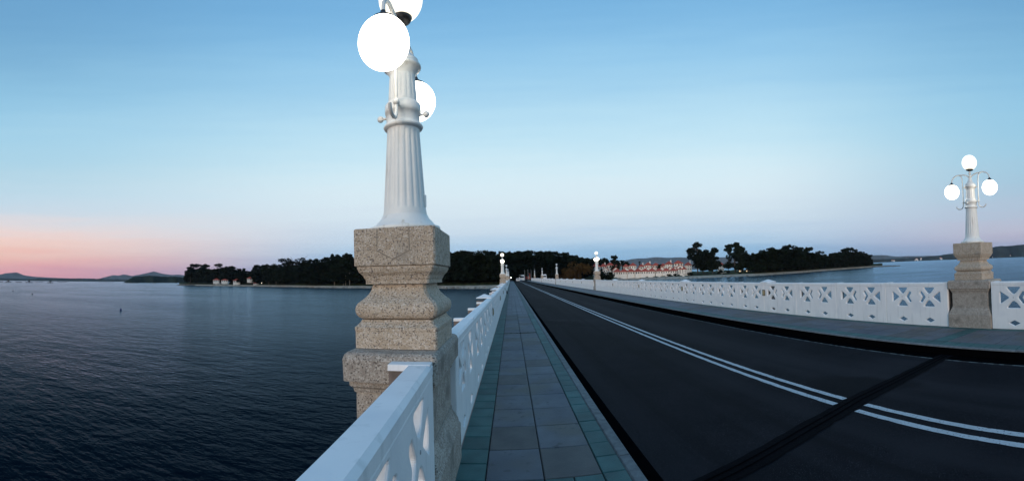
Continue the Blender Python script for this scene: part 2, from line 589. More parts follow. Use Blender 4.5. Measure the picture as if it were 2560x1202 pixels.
# ------------------------------------------------------------------ land
COAST = [(448, 565), (470, 540), (500, 497), (560, 446), (640, 394), (700, 357), (800, 291), (870, 264), (1000, 228), (1180, 188), (1245, 180), (1300, 190),
         (1380, 215), (1480, 245), (1560, 276), (1640, 262), (1700, 249), (1800, 250), (1900, 250), (2000, 287), (2100, 360), (2180, 438), (2205, 452)]
SKY = [(448, 700), (462, 678), (478, 665), (520, 664), (532, 671), (548, 664), (570, 662), (600, 673), (625, 677), (645, 669), (680, 662), (720, 657), (760, 654), (800, 648), (850, 641), (880, 638), (1000, 634),
       (1130, 631), (1180, 630), (1250, 631), (1320, 630), (1400, 633), (1440, 641), (1480, 647), (1530, 651), (1560, 650), (1580, 662), (1640, 668), (1720, 662), (1800, 658), (1880, 634), (1920, 620),
       (1950, 616), (1985, 616), (2010, 622), (2050, 630), (2075, 634), (2110, 622), (2130, 622), (2165, 634), (2185, 646), (2205, 652)]

def lerp(tab, x):
    if x <= tab[0][0]:
        return tab[0][1]
    for (a, b), (c, d) in zip(tab, tab[1:]):
        if x <= c:
            return b + (d - b) * (x - a) / (c - a)
    return tab[-1][1]

def hor(x):
    d = hdir(x)
    q = (right.dot(d), fwd.dot(d), up.dot(d))
    return CY - FPX * q[2] / math.hypot(q[0], q[1])

def coast(x):
    return lerp(COAST, x) + 1.6 * math.sin(x * 0.19) + 1.0 * math.sin(x * 0.53)

def ridge_z(x):
    """height of the ground at the ridge: the skyline less a tree"""
    dist = lerp(COAST, x) + 80
    top = EYE.z + (hor(x) - lerp(SKY, x)) * dist / FPX
    tree = 13.0
    return max(ZW + 2.6, top - tree) if 600 < x < 1575 else ZW + 3.0

def ground_z(x, off):
    """height over distance behind the waterline"""
    if off < 0:
        return ZW - 0.9
    base = [(0, ZW + 0.02), (4, ZW + 0.7), (10, ZW + 1.3), (24, ZW + 2.1)]
    if off <= 24:
        return lerp(base, off)
    rz = ridge_z(x)
    if off <= 85:
        t = (off - 24) / 61
        t = t * t * (3 - 2 * t)
        return ZW + 2.1 + (rz - ZW - 2.1) * t
    if off <= 150:
        return rz
    t = min(1, (off - 150) / 170)
    return rz + (ZW - 1.5 - rz) * t

def land(name, offs, m, xs, sub=1):
    mb = MB()
    vs = []
    for x in xs:
        for o in offs:
            r = coast(x) + o
            z = ground_z(x, o)
            if o > 10:
                z += 0.5 * math.sin(x * 0.31 + o * 0.2)
            vs.append(at(x, r, z))
    k = len(offs)
    fs = [(i * k + j, (i + 1) * k + j, (i + 1) * k + j + 1, i * k + j + 1) for i in range(len(xs) - 1) for j in range(k - 1)]
    mb.add(vs, fs, True)
    return struct(name, mb, m)
XS = list(range(448, 2207, 6))
land('beach', [-4, 0, 2, 4, 6, 8, 9.5], 'sand', XS)
land('terrain', [9.5, 12, 16, 20, 24, 34, 44, 54, 64, 75, 85, 110, 150, 200, 260, 325], 'grass', XS)

def rock_mesh(seed, sx, sy, sz):
    r = random.Random(seed)
    mb = MB()
    vs = []
    for i in range(5):
        t = math.pi * i / 4
        for j in range(8):
            a = 2 * math.pi * j / 8
            k = r.uniform(0.75, 1.2)
            vs.append((sx * k * math.sin(t) * math.cos(a), sy * k * math.sin(t) * math.sin(a), -sz * math.cos(t) * r.uniform(0.8, 1.1)))
    mb.add(vs, [(i * 8 + j, i * 8 + (j + 1) % 8, (i + 1) * 8 + (j + 1) % 8, (i + 1) * 8 + j) for i in range(4) for j in range(8)])
    return mb.mesh('rock', 'rock')
ROCKS = [rock_mesh(i, 1, 1, 1) for i in range(4)]
i = 0
for (x, dist, sx, sz, lab) in [(462, 535, 14, 1.1, 'long low rock running out to sea at the tip of the left headland'), (475, 520, 8, 1.3, 'dark rock under the first trees of the left headland'),
                               (330, 1150, 22, 1.0, 'flat dark reef in the open water left of the headland'), (265, 1500, 34, 1.0, 'long thin reef in front of the distant low shore'),
                               (385, 900, 7, 0.6, 'small dark rock alone in the water near the headland'), (2215, 452, 18, 0.9, 'low rocky spit running off the right wooded point'),
                               (2195, 440, 9, 1.0, 'dark rock at the foot of the last tree of the right point'), (456, 500, 3, .6, 'tiny rock in the water just off the left headland')]:
    o = obj('shore_rock', ROCKS[i % 4], None, at(x, dist, ZW + 0.1))
    o.scale = (sx, 5, sz)
    d = hdir(x)
    o.rotation_euler = (0, 0, -math.atan2(d.x, d.y))
    tag(o, lab, 'rock', 'rocks off the shore')
    i += 1
# dark stones at the waterline, uncountable
mb = MB()
for k in range(520):
    x = rnd.uniform(560, 1160) if k < 300 else rnd.uniform(448, 2200)
    p = at(x, coast(x) + rnd.uniform(-1.5, 2.0 if x > 1160 else 5), 0)
    s = rnd.uniform(0.2, 0.75)
    z = ground_z(x, 1) + 0.1
    mb.add([(p.x + s, p.y, z), (p.x, p.y + s, z), (p.x - s, p.y, z), (p.x, p.y - s, z), (p.x + rnd.uniform(-.2, .2), p.y, z + s * 0.7)], [(0, 1, 4), (1, 2, 4), (2, 3, 4), (3, 0, 4)])
tag(obj('shingle', mb.mesh('shingle', 'rock')), 'dark stones scattered along the waterline of the wooded shore', 'stones', kind='stuff')

# ------------------------------------------------------------------ distant hills and low shores
def hills(name, prof, dist, base_drop, m, depth=1.0, jag=0.0):
    """prof: (px, height in photo pixels above the water edge)"""
    mb = MB()
    vs = []
    xs = []
    x = prof[0][0]
    step = max(1.0, (prof[-1][0] - x) / 160)
    r = random.Random(int(dist))
    while x <= prof[-1][0] + 1e-6:
        xs.append(x)
        x += step
    for x in xs:
        h = lerp(prof, x) + (r.uniform(-jag, jag) if lerp(prof, x) > 1.5 * jag else 0)
        H = max(0.3, h * dist / FPX)
        rows = [(-0.02 * dist * depth, -1.0), (0, H * 0.18), (0.03 * dist * depth, H * 0.62), (0.06 * dist * depth, H), (0.12 * dist * depth, H * 0.5), (0.16 * dist * depth, -1.0)]
        for off, z in rows:
            wv = 1 + 0.02 * math.sin(x * 0.11 + off * 0.01)
            vs.append(at(x, (dist + off) * wv, ZW + z))
    k = 6
    mb.add(vs, [(i * k + j, (i + 1) * k + j, (i + 1) * k + j + 1, i * k + j + 1) for i in range(len(xs) - 1) for j in range(k - 1)], True)
    return struct(name, mb, m)
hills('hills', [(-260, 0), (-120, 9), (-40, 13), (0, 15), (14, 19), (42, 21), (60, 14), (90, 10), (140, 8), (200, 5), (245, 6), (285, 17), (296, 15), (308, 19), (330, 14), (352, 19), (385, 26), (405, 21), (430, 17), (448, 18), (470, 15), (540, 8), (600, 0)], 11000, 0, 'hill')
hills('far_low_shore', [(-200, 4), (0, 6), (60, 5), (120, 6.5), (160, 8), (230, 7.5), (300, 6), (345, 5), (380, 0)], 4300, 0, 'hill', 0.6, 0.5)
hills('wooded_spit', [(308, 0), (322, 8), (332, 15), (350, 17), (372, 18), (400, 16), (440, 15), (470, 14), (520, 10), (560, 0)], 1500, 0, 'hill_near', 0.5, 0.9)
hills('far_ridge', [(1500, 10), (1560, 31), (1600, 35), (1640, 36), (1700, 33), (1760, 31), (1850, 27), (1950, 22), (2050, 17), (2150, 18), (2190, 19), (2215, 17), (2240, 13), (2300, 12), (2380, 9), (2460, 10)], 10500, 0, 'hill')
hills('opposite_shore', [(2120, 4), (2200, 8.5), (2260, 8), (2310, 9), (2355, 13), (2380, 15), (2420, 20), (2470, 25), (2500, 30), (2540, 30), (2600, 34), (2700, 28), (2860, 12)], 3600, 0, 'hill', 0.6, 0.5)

# ------------------------------------------------------------------ trees
def crown_mesh(kind, seed, n, m, leaf):
    r = random.Random(seed)
    mb = MB()
    lobes = []
    if kind == 'pine':
        for _ in range(15):
            z = r.uniform(0.24, 0.92)
            w = 0.21 * (1.25 - abs(z - 0.55) * 1.1)
            a = r.uniform(0, 6.28)
            lobes.append((math.cos(a) * w * r.uniform(0.2, 1), math.sin(a) * w * r.uniform(0.2, 1), z, r.uniform(0.10, 0.17), r.uniform(0.07, 0.11)))
        lobes.append((0, 0, 0.93, 0.10, 0.07))
    elif kind == 'euc':
        for _ in range(26):
            z = r.uniform(0.16, 0.93)
            w = 0.13 + 0.13 * math.sin(z * 3.1)
            a = r.uniform(0, 6.28)
            lobes.append((math.cos(a) * w * r.uniform(0.3, 1.1), math.sin(a) * w * r.uniform(0.3, 1.1), z, r.uniform(0.09, 0.16), r.uniform(0.05, 0.10)))
    elif kind == 'umbrella':
        for _ in range(13):
            a = r.uniform(0, 6.28)
            q = r.uniform(0.15, 0.62)
            lobes.append((math.cos(a) * q, math.sin(a) * q, r.uniform(0.72, 0.93) - q * 0.35, r.uniform(0.10, 0.2), r.uniform(0.04, 0.08)))
    elif kind == 'bush':
        for _ in range(12):
            a = r.uniform(0, 6.28)
            q = r.uniform(0, 0.5)
            lobes.append((math.cos(a) * q, math.sin(a) * q, r.uniform(0.2, 0.75), r.uniform(0.2, 0.32), r.uniform(0.15, 0.25)))
    vs, fs = [], []
    for i in range(n):
        L = lobes[i % len(lobes)]
        while True:
            p = Vector((r.uniform(-1, 1), r.uniform(-1, 1), r.uniform(-1, 1)))
            if p.length < 1:
                break
        if p.length < 0.5:
            p = p.normalized() * r.uniform(0.5, 1)
        c = Vector((L[0] + p.x * L[3], L[1] + p.y * L[3], L[2] + p.z * L[4]))
        u = Vector((r.gauss(0, 1), r.gauss(0, 1), r.gauss(0, 1))).normalized()
        w = u.orthogonal().normalized()
        s1, s2 = leaf * r.uniform(0.6, 1.4), leaf * r.uniform(0.35, 0.9)
        k = len(vs)
        vs += [c - u * s1 - w * s2 * .4, c + w * s2 - u * s1 * .1, c + u * s1 + w * s2 * .3, c - w * s2 + u * s1 * .2]
        fs.append((k, k + 1, k + 2, k + 3))
    mb.add(vs, fs)
    return mb.mesh('crown', m)

def trunk_mesh(kind, seed):
    r = random.Random(seed)
    mb = MB()
    top = 0.86 if kind != 'umbrella' else 0.66
    pts = [(0, 0, -0.03)]
    x = y = 0
    for i in range(1, 7):
        x += r.uniform(-.014, .014)
        y += r.uniform(-.014, .014)
        pts.append((x, y, top * i / 6))
    mb.tube(pts, [0.022, 0.018, 0.016, 0.014, 0.011, 0.008, 0.004], 7)
    for i in range(8):
        k = r.randint(2, 5)
        p = Vector(pts[k])
        a = r.uniform(0, 6.28)
        le = r.uniform(0.12, 0.24) if kind != 'umbrella' else r.uniform(0.25, 0.5)
        q = p + Vector((math.cos(a) * le, math.sin(a) * le, le * 0.7))
        mid = (p + q) / 2 + Vector((0, 0, -0.02))
        mb.tube([p, mid, q], [0.008, 0.006, 0.003], 5)
    return mb.mesh('trunk', 'bark')

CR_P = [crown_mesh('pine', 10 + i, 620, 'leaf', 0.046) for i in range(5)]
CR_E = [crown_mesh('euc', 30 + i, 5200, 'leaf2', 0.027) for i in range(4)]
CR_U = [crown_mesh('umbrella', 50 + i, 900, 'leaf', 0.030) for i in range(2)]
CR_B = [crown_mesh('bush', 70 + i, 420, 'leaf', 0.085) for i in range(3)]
CR_A = crown_mesh('bush', 90, 1100, 'leaf_brown', 0.055)
TR = {'pine': [trunk_mesh('pine', i) for i in range(3)], 'euc': [trunk_mesh('euc', 5 + i) for i in range(3)], 'umbrella': [trunk_mesh('umbrella', 9)], 'bush': [trunk_mesh('pine', 12)]}
CRS = {'pine': CR_P, 'euc': CR_E, 'umbrella': CR_U, 'bush': CR_B}

def tree(kind, p, h, w, label, group=None, name=None, crown=None, seed=0, cat='tree'):
    t = thing(name or {'pine': 'pine_tree', 'euc': 'eucalyptus_tree', 'umbrella': 'umbrella_pine', 'bush': 'bush'}[kind], label, cat, p, rnd.uniform(0, 6.28), group)
    t.scale = (h * w, h * w, h)
    obj('crown', crown or CRS[kind][seed % len(CRS[kind])], t)
    obj('trunk', TR[kind][seed % len(TR[kind])], t)
    return t

def px_tree(kind, x, ytop, dist, w, label, group=None, **k):
    off = dist - lerp(COAST, x)
    gz = ground_z(x, off)
    top = EYE.z + (hor(x) - ytop) * dist / FPX
    h = (top - gz) / 0.97
    return tree(kind, at(x, dist, gz - 0.1), h, w, label, group, **k)

# trees that stand out, left headland to right point
px_tree('pine', 476, 668, 545, 1.2, 'first tree of the left headland, leaning out over the water', seed=0)
px_tree('pine', 492, 661, 560, 1.5, 'broad dark pine on the left headland with a flat crown top', seed=1)
px_tree('euc', 518, 661, 552, 1.5, 'dark tree on the left headland beside the notch in the treetops', seed=0)
px_tree('pine', 550, 660, 520, 1.6, 'tall round dark tree right of the notch on the left headland', seed=2)
px_tree('pine', 578, 666, 510, 1.6, 'lower dark tree sloping down behind the white cottages', seed=3)
px_tree('umbrella', 675, 657, 420, 0.9, 'arched dark pine where the left wood begins to climb', seed=0)
px_tree('umbrella', 742, 630, 385, 0.95, 'lone umbrella pine standing clear above the left skyline', seed=1)
px_tree('pine', 640, 663, 430, 1.0, 'small pine poking above the dip in the left skyline', seed=4)
px_tree('euc', 870, 632, 340, 0.9, 'thin topped tree above the skyline just left of the stone pillar', seed=2)
px_tree('euc', 838, 634, 345, 0.9, 'wispy tree above the skyline further left of the stone pillar', seed=3)
px_tree('euc', 1744, 606, 285, 1.1, 'tallest ragged eucalyptus right of the village, left one of the pair', seed=0)
px_tree('euc', 1782, 619, 280, 1.05, 'ragged eucalyptus right of the village, right one of the pair', seed=1)
px_tree('euc', 1757, 622, 290, 1.05, 'shorter eucalyptus filling between the tall pair', seed=3)
px_tree('euc', 1838, 605, 275, 1.12, 'big round topped eucalyptus standing alone between village and wood', seed=2)
px_tree('euc', 1856, 616, 282, 0.95, 'right hand companion of the big round topped eucalyptus', seed=0)
px_tree('pine', 1822, 628, 279, 0.6, 'narrow tree on the left flank of the big round topped eucalyptus', seed=2)
px_tree('euc', 1880, 632, 285, 0.8, 'low tree in the gap before the right wood, over the lit house', seed=1)
px_tree('euc', 1905, 624, 280, 0.9, 'first tall tree of the right wood after the gap', seed=3)
for i, (x, y) in enumerate([(1925, 621), (1945, 616), (1962, 617), (1975, 613), (1990, 614), (2005, 619), (2020, 620), (2036, 625), (2050, 628)]):
    px_tree(('pine', 'umbrella', 'pine')[i % 3], x, y, lerp(COAST, x) + 28 + (i % 3) * 7, 1.15 if i % 3 != 1 else 0.75, 'dark pine on the domed top of the right wood', 'pines on the dome of the right wood', seed=i)
for i, (x, y) in enumerate([(1935, 634), (1955, 630), (1978, 628), (1998, 632), (2016, 634), (2040, 640), (1915, 640), (2064, 636), (2078, 634), (2090, 632)]):
    px_tree('pine', x, y, lerp(COAST, x) + 16, 1.3, 'dark pine in the body of the right wood above the beach', 'pines above the right beach', seed=i)
for i, (x, y, lab) in enumerate([(2108, 624, 'left of the three pines on the hump near the right point'), (2121, 620, 'highest of the pines on the hump near the right point'), (2136, 624, 'right of the three pines on the hump near the right point'),
                                 (2152, 629, 'dark pine between the hump and the end of the right point'), (2165, 633, 'dark pine last but one before the right point ends'), (2176, 637, 'last tree of the right point, overhanging the water')]):
    px_tree('pine', x, y, lerp(COAST, x) + 16, 1.25, lab, seed=i)
for x, y, d in [(2100, 640, 10), (2130, 640, 10), (2150, 642, 10), (2115, 650, 8), (2140, 650, 8), (2168, 648, 8), (2085, 645, 10)]:
    px_tree('bush', x, y, lerp(COAST, x) + d, 0.9, 'low dark bush filling under the pines of the right point', 'bushes under the right point', seed=int(x))
px_tree('bush', 1446, 652, 235, 0.85, 'russet brown autumn tree behind the right wall, before the second lamp', name='autumn_tree', crown=CR_A, cat='tree')
px_tree('bush', 1420, 668, 232, 0.8, 'smaller russet tree left of the big autumn tree', name='autumn_tree', crown=CR_A, cat='tree')
px_tree('bush', 1500, 671, 236, 0.8, 'black bushy tree right behind the second lamp, at the village edge', seed=1, cat='tree')
px_tree('bush', 1524, 679, 240, 0.8, 'lower black bush right of the tree behind the second lamp', seed=2, cat='bush')
px_tree('pine', 1539, 640, 330, 0.9, 'dark pine poking up above the end of the left wood behind the village', seed=1)
px_tree('pine', 1600, 653, 335, 0.5, 'small dark pine standing between the village roofs', seed=2)
px_tree('bush', 1652, 657, 330, 0.6, 'dark bushy tree behind the village roofs left of the tall houses', seed=0)
for i, (x, y, d, w) in enumerate([(1560, 689, 252, 1.4), (1580, 690, 258, 1.4), (1655, 686, 262, 1.2), (1672, 683, 266, 1.3), (1688, 682, 268, 1.2), (1705, 686, 262, 1.2), (1725, 678, 270, 1.2), (1800, 672, 268, 1.2), (1820, 676, 262, 1.2), (1850, 678, 262, 1.4)]):
    px_tree('bush', x, y, lerp(COAST, x) + 12 + i % 3 * 3, w, 'low dark shrub on the slope in front of the village' if x < 1740 else 'low dark shrub at the feet of the tall eucalyptus trees', 'shrubs in front of the village' if x < 1740 else 'shrubs under the eucalyptus trees', seed=i, cat='shrub')

# skyline pines of the big wood: single trees
i = 0
x = 600
while x < 1572:
    yt = lerp(SKY, x) + rnd.uniform(-4, 2.5)
    near_pillar = 884 < x < 1120
    if not near_pillar:
        px_tree('pine' if rnd.random() < 0.8 else 'euc', x, yt, lerp(COAST, x) + rnd.uniform(72, 95) + (30 if x > 1462 else 0), rnd.uniform(0.75, 1.15),
                'dark pine on the skyline of the left wood' if x < 884 else 'dark pine on the skyline of the wood behind the bridge end',
                'skyline pines of the left wood' if x < 884 else 'skyline pines behind the bridge', seed=rnd.randint(0, 9))
        i += 1
    x += rnd.uniform(6, 11)
# the body of the wood: one dense mass that nobody could count
def wood(name, label, xr, offr, count, hr, seed):
    r = random.Random(seed)
    src = []
    for me in CR_P:
        v = np.empty(len(me.vertices) * 3)
        me.vertices.foreach_get('co', v)
        v = v.reshape(-1, 4, 3)
        src.append(v[::3])
    V = []
    for _ in range(count):
        x = r.uniform(*xr)
        off = r.uniform(*offr)
        p = at(x, lerp(COAST, x) + off, ground_z(x, off))
        top = EYE.z + (hor(x) - lerp(SKY, x) - 7) * (lerp(COAST, x) + off) / FPX
        h = min(r.uniform(*hr), top - p.z)
        if h < 3:
            continue
        v = src[r.randint(0, 4)].copy()
        a = r.uniform(0, 6.28)
        c, s = math.cos(a), math.sin(a)
        w = h * r.uniform(1.2, 1.9)
        q = np.empty_like(v)
        q[..., 0] = (v[..., 0] * c - v[..., 1] * s) * w + p.x
        q[..., 1] = (v[..., 0] * s + v[..., 1] * c) * w + p.y
        q[..., 2] = (v[..., 2] * 1.05 - 0.08) * h + p.z
        V.append(q.reshape(-1, 3))
    V = np.concatenate(V)
    # widen the leaf clumps so that the far mass closes
    V4 = V.reshape(-1, 4, 3)
    cen = V4.mean(axis=1, keepdims=True)
    V4 = cen + (V4 - cen) * 1.4
    V = V4.reshape(-1, 3)
    me = bpy.data.meshes.new(name)
    me.from_pydata(V.tolist(), [], [(4 * k, 4 * k + 1, 4 * k + 2, 4 * k + 3) for k in range(len(V) // 4)])
    me.materials.append(M['leaf'])
    return tag(obj(name, me), label, 'wood', kind='stuff')
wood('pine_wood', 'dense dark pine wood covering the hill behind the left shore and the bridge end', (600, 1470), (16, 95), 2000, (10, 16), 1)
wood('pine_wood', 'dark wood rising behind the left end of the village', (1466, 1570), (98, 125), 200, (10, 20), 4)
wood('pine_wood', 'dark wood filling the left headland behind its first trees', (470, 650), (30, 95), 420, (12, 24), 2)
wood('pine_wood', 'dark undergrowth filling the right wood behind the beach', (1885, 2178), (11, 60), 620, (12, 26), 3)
# pale trunks at the edge of the left wood
for i, (x, h) in enumerate([(672, 6), (690, 5), (836, 9), (858, 7), (864, 7), (874, 8)]):
    mb = MB()
    mb.tube([(0, 0, -.2), (0.1, 0, h * .5), (0.0, 0.1, h)], [0.24, 0.18, 0.1], 7)
    off = 14
    o = obj('tree_trunk', mb.mesh('tree_trunk', 'stone'), None, at(x, lerp(COAST, x) + off, ground_z(x, off)))
    tag(o, 'pale bare trunk standing at the front edge of the left wood', 'tree trunk', 'pale trunks at the edge of the left wood')

# ------------------------------------------------------------------ houses
def roof_hip(mb, w, d, z, h, ov=0.5, gable=False):
    x, y = w / 2 + ov, d / 2 + ov
    rx = x if gable else max(0.3, x - y * 0.9)
    zb = z - 0.12
    vs = [(-x, -y, zb), (x, -y, zb), (x, y, zb), (-x, y, zb), (-x, -y, z), (x, -y, z), (x, y, z), (-x, y, z), (-rx, 0, z + h), (rx, 0, z + h)]
    mb.add(vs, [(0, 3, 2, 1), (0, 1, 5, 4), (1, 2, 6, 5), (2, 3, 7, 6), (3, 0, 4, 7), (4, 5, 9, 8), (6, 7, 8, 9), (5, 6, 9), (7, 4, 8)])

def house(x, wpx, ytop, ybase, dist, label, group=None, gable_front=False, nwin=2, rows=1, chim=False, lit=False, name='white_house', depth=8, gz=None, wallmat='render'):
    w = pxm(wpx, dist)
    zt = EYE.z + (hor(x) - ytop) * dist / FPX
    zb = EYE.z + (hor(x) - ybase) * dist / FPX
    d = hdir(x)
    t = thing(name, label, 'house', at(x, dist, zb), -math.atan2(d.x, d.y) + rnd.uniform(-.12, .12), group)
    H = zt - zb
    rh = min(H * 0.48, 2.3)
    wh = H - rh
    mb = MB().box(-w / 2, w / 2, -depth / 2, depth / 2, -2.5, wh)
    if gable_front:
        mb.add([(-w / 2, -depth / 2 - .01, wh), (w / 2, -depth / 2 - .01, wh), (0, -depth / 2 - .01, wh + rh * 0.9), (-w / 2, -depth / 2 + .3, wh), (w / 2, -depth / 2 + .3, wh), (0, -depth / 2 + .3, wh + rh * 0.9)],
               [(0, 1, 2), (3, 5, 4), (0, 2, 5, 3), (1, 4, 5, 2)])
    obj('wall', mb.mesh('wall', wallmat), t)
    mb = MB()
    if gable_front:
        o2, y = 0.45, depth / 2 + .35
        vs = [(-w / 2 - o2, -y, wh - .1), (0, -y, wh + rh), (w / 2 + o2, -y, wh - .1), (-w / 2 - o2, y, wh - .1), (0, y, wh + rh), (w / 2 + o2, y, wh - .1),
              (-w / 2 - o2, -y, wh - .4), (0, -y, wh + rh - .3), (w / 2 + o2, -y, wh - .4), (-w / 2 - o2, y, wh - .4), (0, y, wh + rh - .3), (w / 2 + o2, y, wh - .4)]
        mb.add(vs, [(0, 1, 4, 3), (1, 2, 5, 4), (6, 9, 10, 7), (7, 10, 11, 8), (0, 6, 7, 1), (1, 7, 8, 2), (3, 4, 10, 9), (4, 5, 11, 10), (0, 3, 9, 6), (2, 8, 11, 5)])
    else:
        roof_hip(mb, w, depth, wh, rh)
    ro = obj('roof', mb.mesh('roof', 'tile'), t)
    if chim:
        obj('chimney', MB().box(w * .2, w * .2 + .8, -.4, .4, wh + .2, wh + rh + .9).mesh('chimney', 'render'), ro)
    for r_ in range(rows):
        for k in range(nwin):
            cx = (-w / 2) + w * (k + 0.5) / nwin
            cz = wh * (r_ + 0.55) / rows
            ww, hh = min(1.2, w / nwin * 0.45), min(1.3, wh / rows * 0.5)
            if ww < .25 or hh < .25:
                continue
            f = obj('window', MB().cbox(0, 0, 0, ww + .16, .10, hh + .16).mesh('window', 'white_soil'), t, (cx, -depth / 2 - .02, cz))
            obj('pane', MB().cbox(0, 0, 0, ww, .06, hh).mesh('pane', 'winlit' if lit and k == 0 else 'glass'), f, (0, -.035, 0))
    return t

G = 'white houses with red roofs in the village'
back = [(1490, 20, 659, 680, 330, 'white village house seen just right of the second lamp'), (1526, 17, 656, 668, 345, 'leftmost of the back row houses, under the end of the wood'),
        (1547, 14, 657, 668, 345, 'second back row house, with a square tower beside it'), (1583, 17, 657, 669, 340, 'back row house standing alone in the middle of the village'),
        (1621, 17, 656, 667, 335, 'back row house right of the small pine'), (1640, 19, 657, 667, 335, 'back row house left of the dark bushy tree'),
        (1673, 18, 653, 668, 330, 'tall back row house, left one of the high pair'), (1696, 22, 651, 668, 325, 'highest house of the village'),
        (1721, 17, 655, 672, 318, 'tall house partly hidden by the ragged eucalyptus'), (1802, 16, 655, 674, 330, 'red roofed house showing between the eucalyptus trees'),
        (1509, 15, 659, 674, 338, 'back row house peeping over the black bush'), (1565, 14, 660, 670, 338, 'low back row house between the tower house and the lone one'), (1604, 13, 660, 669, 336, 'low back row house directly under the small pine'), (1658, 12, 658, 669, 333, 'low back row house just left of the high pair')]
for i, (x, w, yt, yb, d, lab) in enumerate(back):
    house(x, w, yt, yb + 4, d, lab, G, nwin=3, chim=(i % 2 == 0), rows=2 if yb - yt > 14 else 1)
mid = [(1515, 12), (1539, 14), (1566, 17), (1598, 17), (1619, 11), (1634, 12), (1656, 14), (1675, 12), (1686, 11)]
for i, (x, w) in enumerate(mid):
    yt = 668 - (i > 3) * 1.5
    house(x, w, yt, 682, 305 - i, ['first gabled house of the middle row, nearest the second lamp', 'second gabled house of the middle row', 'wide gabled house of the middle row, third from its left end', 'wide gabled house in the centre of the middle row',
                                   'narrow gabled house right of the centre of the middle row', 'narrow gabled house left of the roof step in the middle row', 'gabled house of the middle row under the tall pair', 'middle row house last but one on the right', 'last gabled house of the middle row on the right'][i],
          G, gable_front=True, nwin=2)
# the long terrace: joined units, each a house
ux = 1534
for i in range(9):
    w = 17.5
    x = ux + w * i + w / 2
    if x > 1693:
        break
    house(x, w - .2, 672 - i * 0.25, 687.5 - i * .5, 286 - i * 1.5, ['leftmost unit of the long white terrace', 'second unit of the long white terrace from the left', 'third unit of the long white terrace', 'fourth unit of the long white terrace', 'middle unit of the long white terrace',
                                                         'unit just right of the middle of the long white terrace', 'third last unit of the long white terrace', 'unit of the long white terrace under the roof step', 'rightmost unit of the long white terrace'][i],
          'joined units of the long white terrace', nwin=3, name='terrace_house', depth=7)
house(1704, 25, 664, 683, 282, 'large white block with rows of windows at the right end of the village', None, nwin=4, rows=3, name='apartment_house', depth=9)
house(1700, 14, 662, 672, 279.5, 'small gabled front standing out from the right end block', None, gable_front=True, nwin=1, name='apartment_house', depth=3)
house(1872, 14, 668, 682, 292, 'dim house with a glowing window under the trees before the right wood', None, nwin=3, lit=True, depth=7)
house(1851, 10, 669, 681, 294, 'small reddish house left of the one with the glowing window', None, nwin=2, lit=True, depth=6)
GL = 'cottages on the left headland'
for i, (x, w, yt, yb, lab) in enumerate([(541, 15, 696, 703, 'leftmost white cottage on the left headland'), (562, 16, 697, 703, 'second white cottage on the left headland, low and wide'), (592, 17, 697, 705, 'brightest white cottage near the left shore'),
                                         (626, 15, 692, 699, 'cream cottage higher in the trees right of the white ones'), (640, 13, 705, 710, 'low shed by the water right of the white cottages')]):
    house(x, w, yt, yb + 1, lerp(COAST, x) + 15, lab, GL, nwin=3, depth=6, name='cottage')
for i, (x, y, w) in enumerate([(781, 683, 5), (803, 682, 6), (789, 693, 8), (811, 691, 5), (713, 672, 4)]):
    house(x, w, y - 2, y + 3, lerp(COAST, x) + 30 + i, ['small pale house high in the left wood, left of a pair', 'small pale house high in the left wood, right of a pair', 'largest pale house deep in the left wood', 'tiny pale house lowest in the left wood', 'tiny pale gable showing alone among the trees under the lone umbrella pine'][i], 'pale houses inside the left wood', nwin=1, depth=4, name='cottage')
# low walls on the headland and the village's terraces
for i, (x, w, y, h, off, lab) in enumerate([(545, 12, 707, 2, 16, 'low white garden wall by the left shore, under the leftmost cottage'), (566, 13, 707, 2, 16, 'low white garden wall by the left shore, under the second cottage'),
                                            (1620, 170, 692, 5, 16, 'long rubble retaining wall below the village'), (1600, 150, 686.5, 3, 30, 'upper terrace wall directly below the long white terrace'), (1712, 26, 686.5, 1.6, 14, 'low white fence in front of the right end block'), (1806, 24, 682, 2, 22, 'pale boat shed wall between the eucalyptus trees')]):
    dist = lerp(COAST, x) + off
    wm, hm = pxm(w, dist), pxm(h, dist)
    d = hdir(x)
    z = EYE.z + (hor(x) - y) * dist / FPX
    mb = MB()
    nseg = max(1, int(w / 12))
    for k in range(nseg):
        mb.box(-wm / 2 + wm * k / nseg, -wm / 2 + wm * (k + 1) / nseg - .05, -.25, .25, z - hm - 1.5 - 0, z + (k % 2) * .12)
    o = obj('garden_wall', mb.mesh('garden_wall', 'render' if h < 2.5 else 'stone'), None, at(x, dist, 0), (0, 0, -math.atan2(d.x, d.y)))
    tag(o, lab, 'wall')
# lamp among the left trees, small lit points
def small_lamp(x, y, dist, label, lit=True, name='street_lamp', h=4.0):
    z = EYE.z + (hor(x) - y) * dist / FPX
    t = thing(name, label, 'street lamp', at(x, dist, z - h))
    obj('pole', MB().tube([(0, 0, -1.5), (0, 0, h)], 0.05, 6).mesh('pole', 'galv'), t)
    obj('globe', MB().ball((0, 0, h + .2), 0.26, 12, 8).mesh('globe', 'opal_lit' if lit else 'opal'), t)
small_lamp(654, 708, 410, 'single lit lamp near the water in front of the left wood')
small_lamp(1277, 695, 200, 'small lit globe lamp where the left pavement meets the shore', h=3.0)

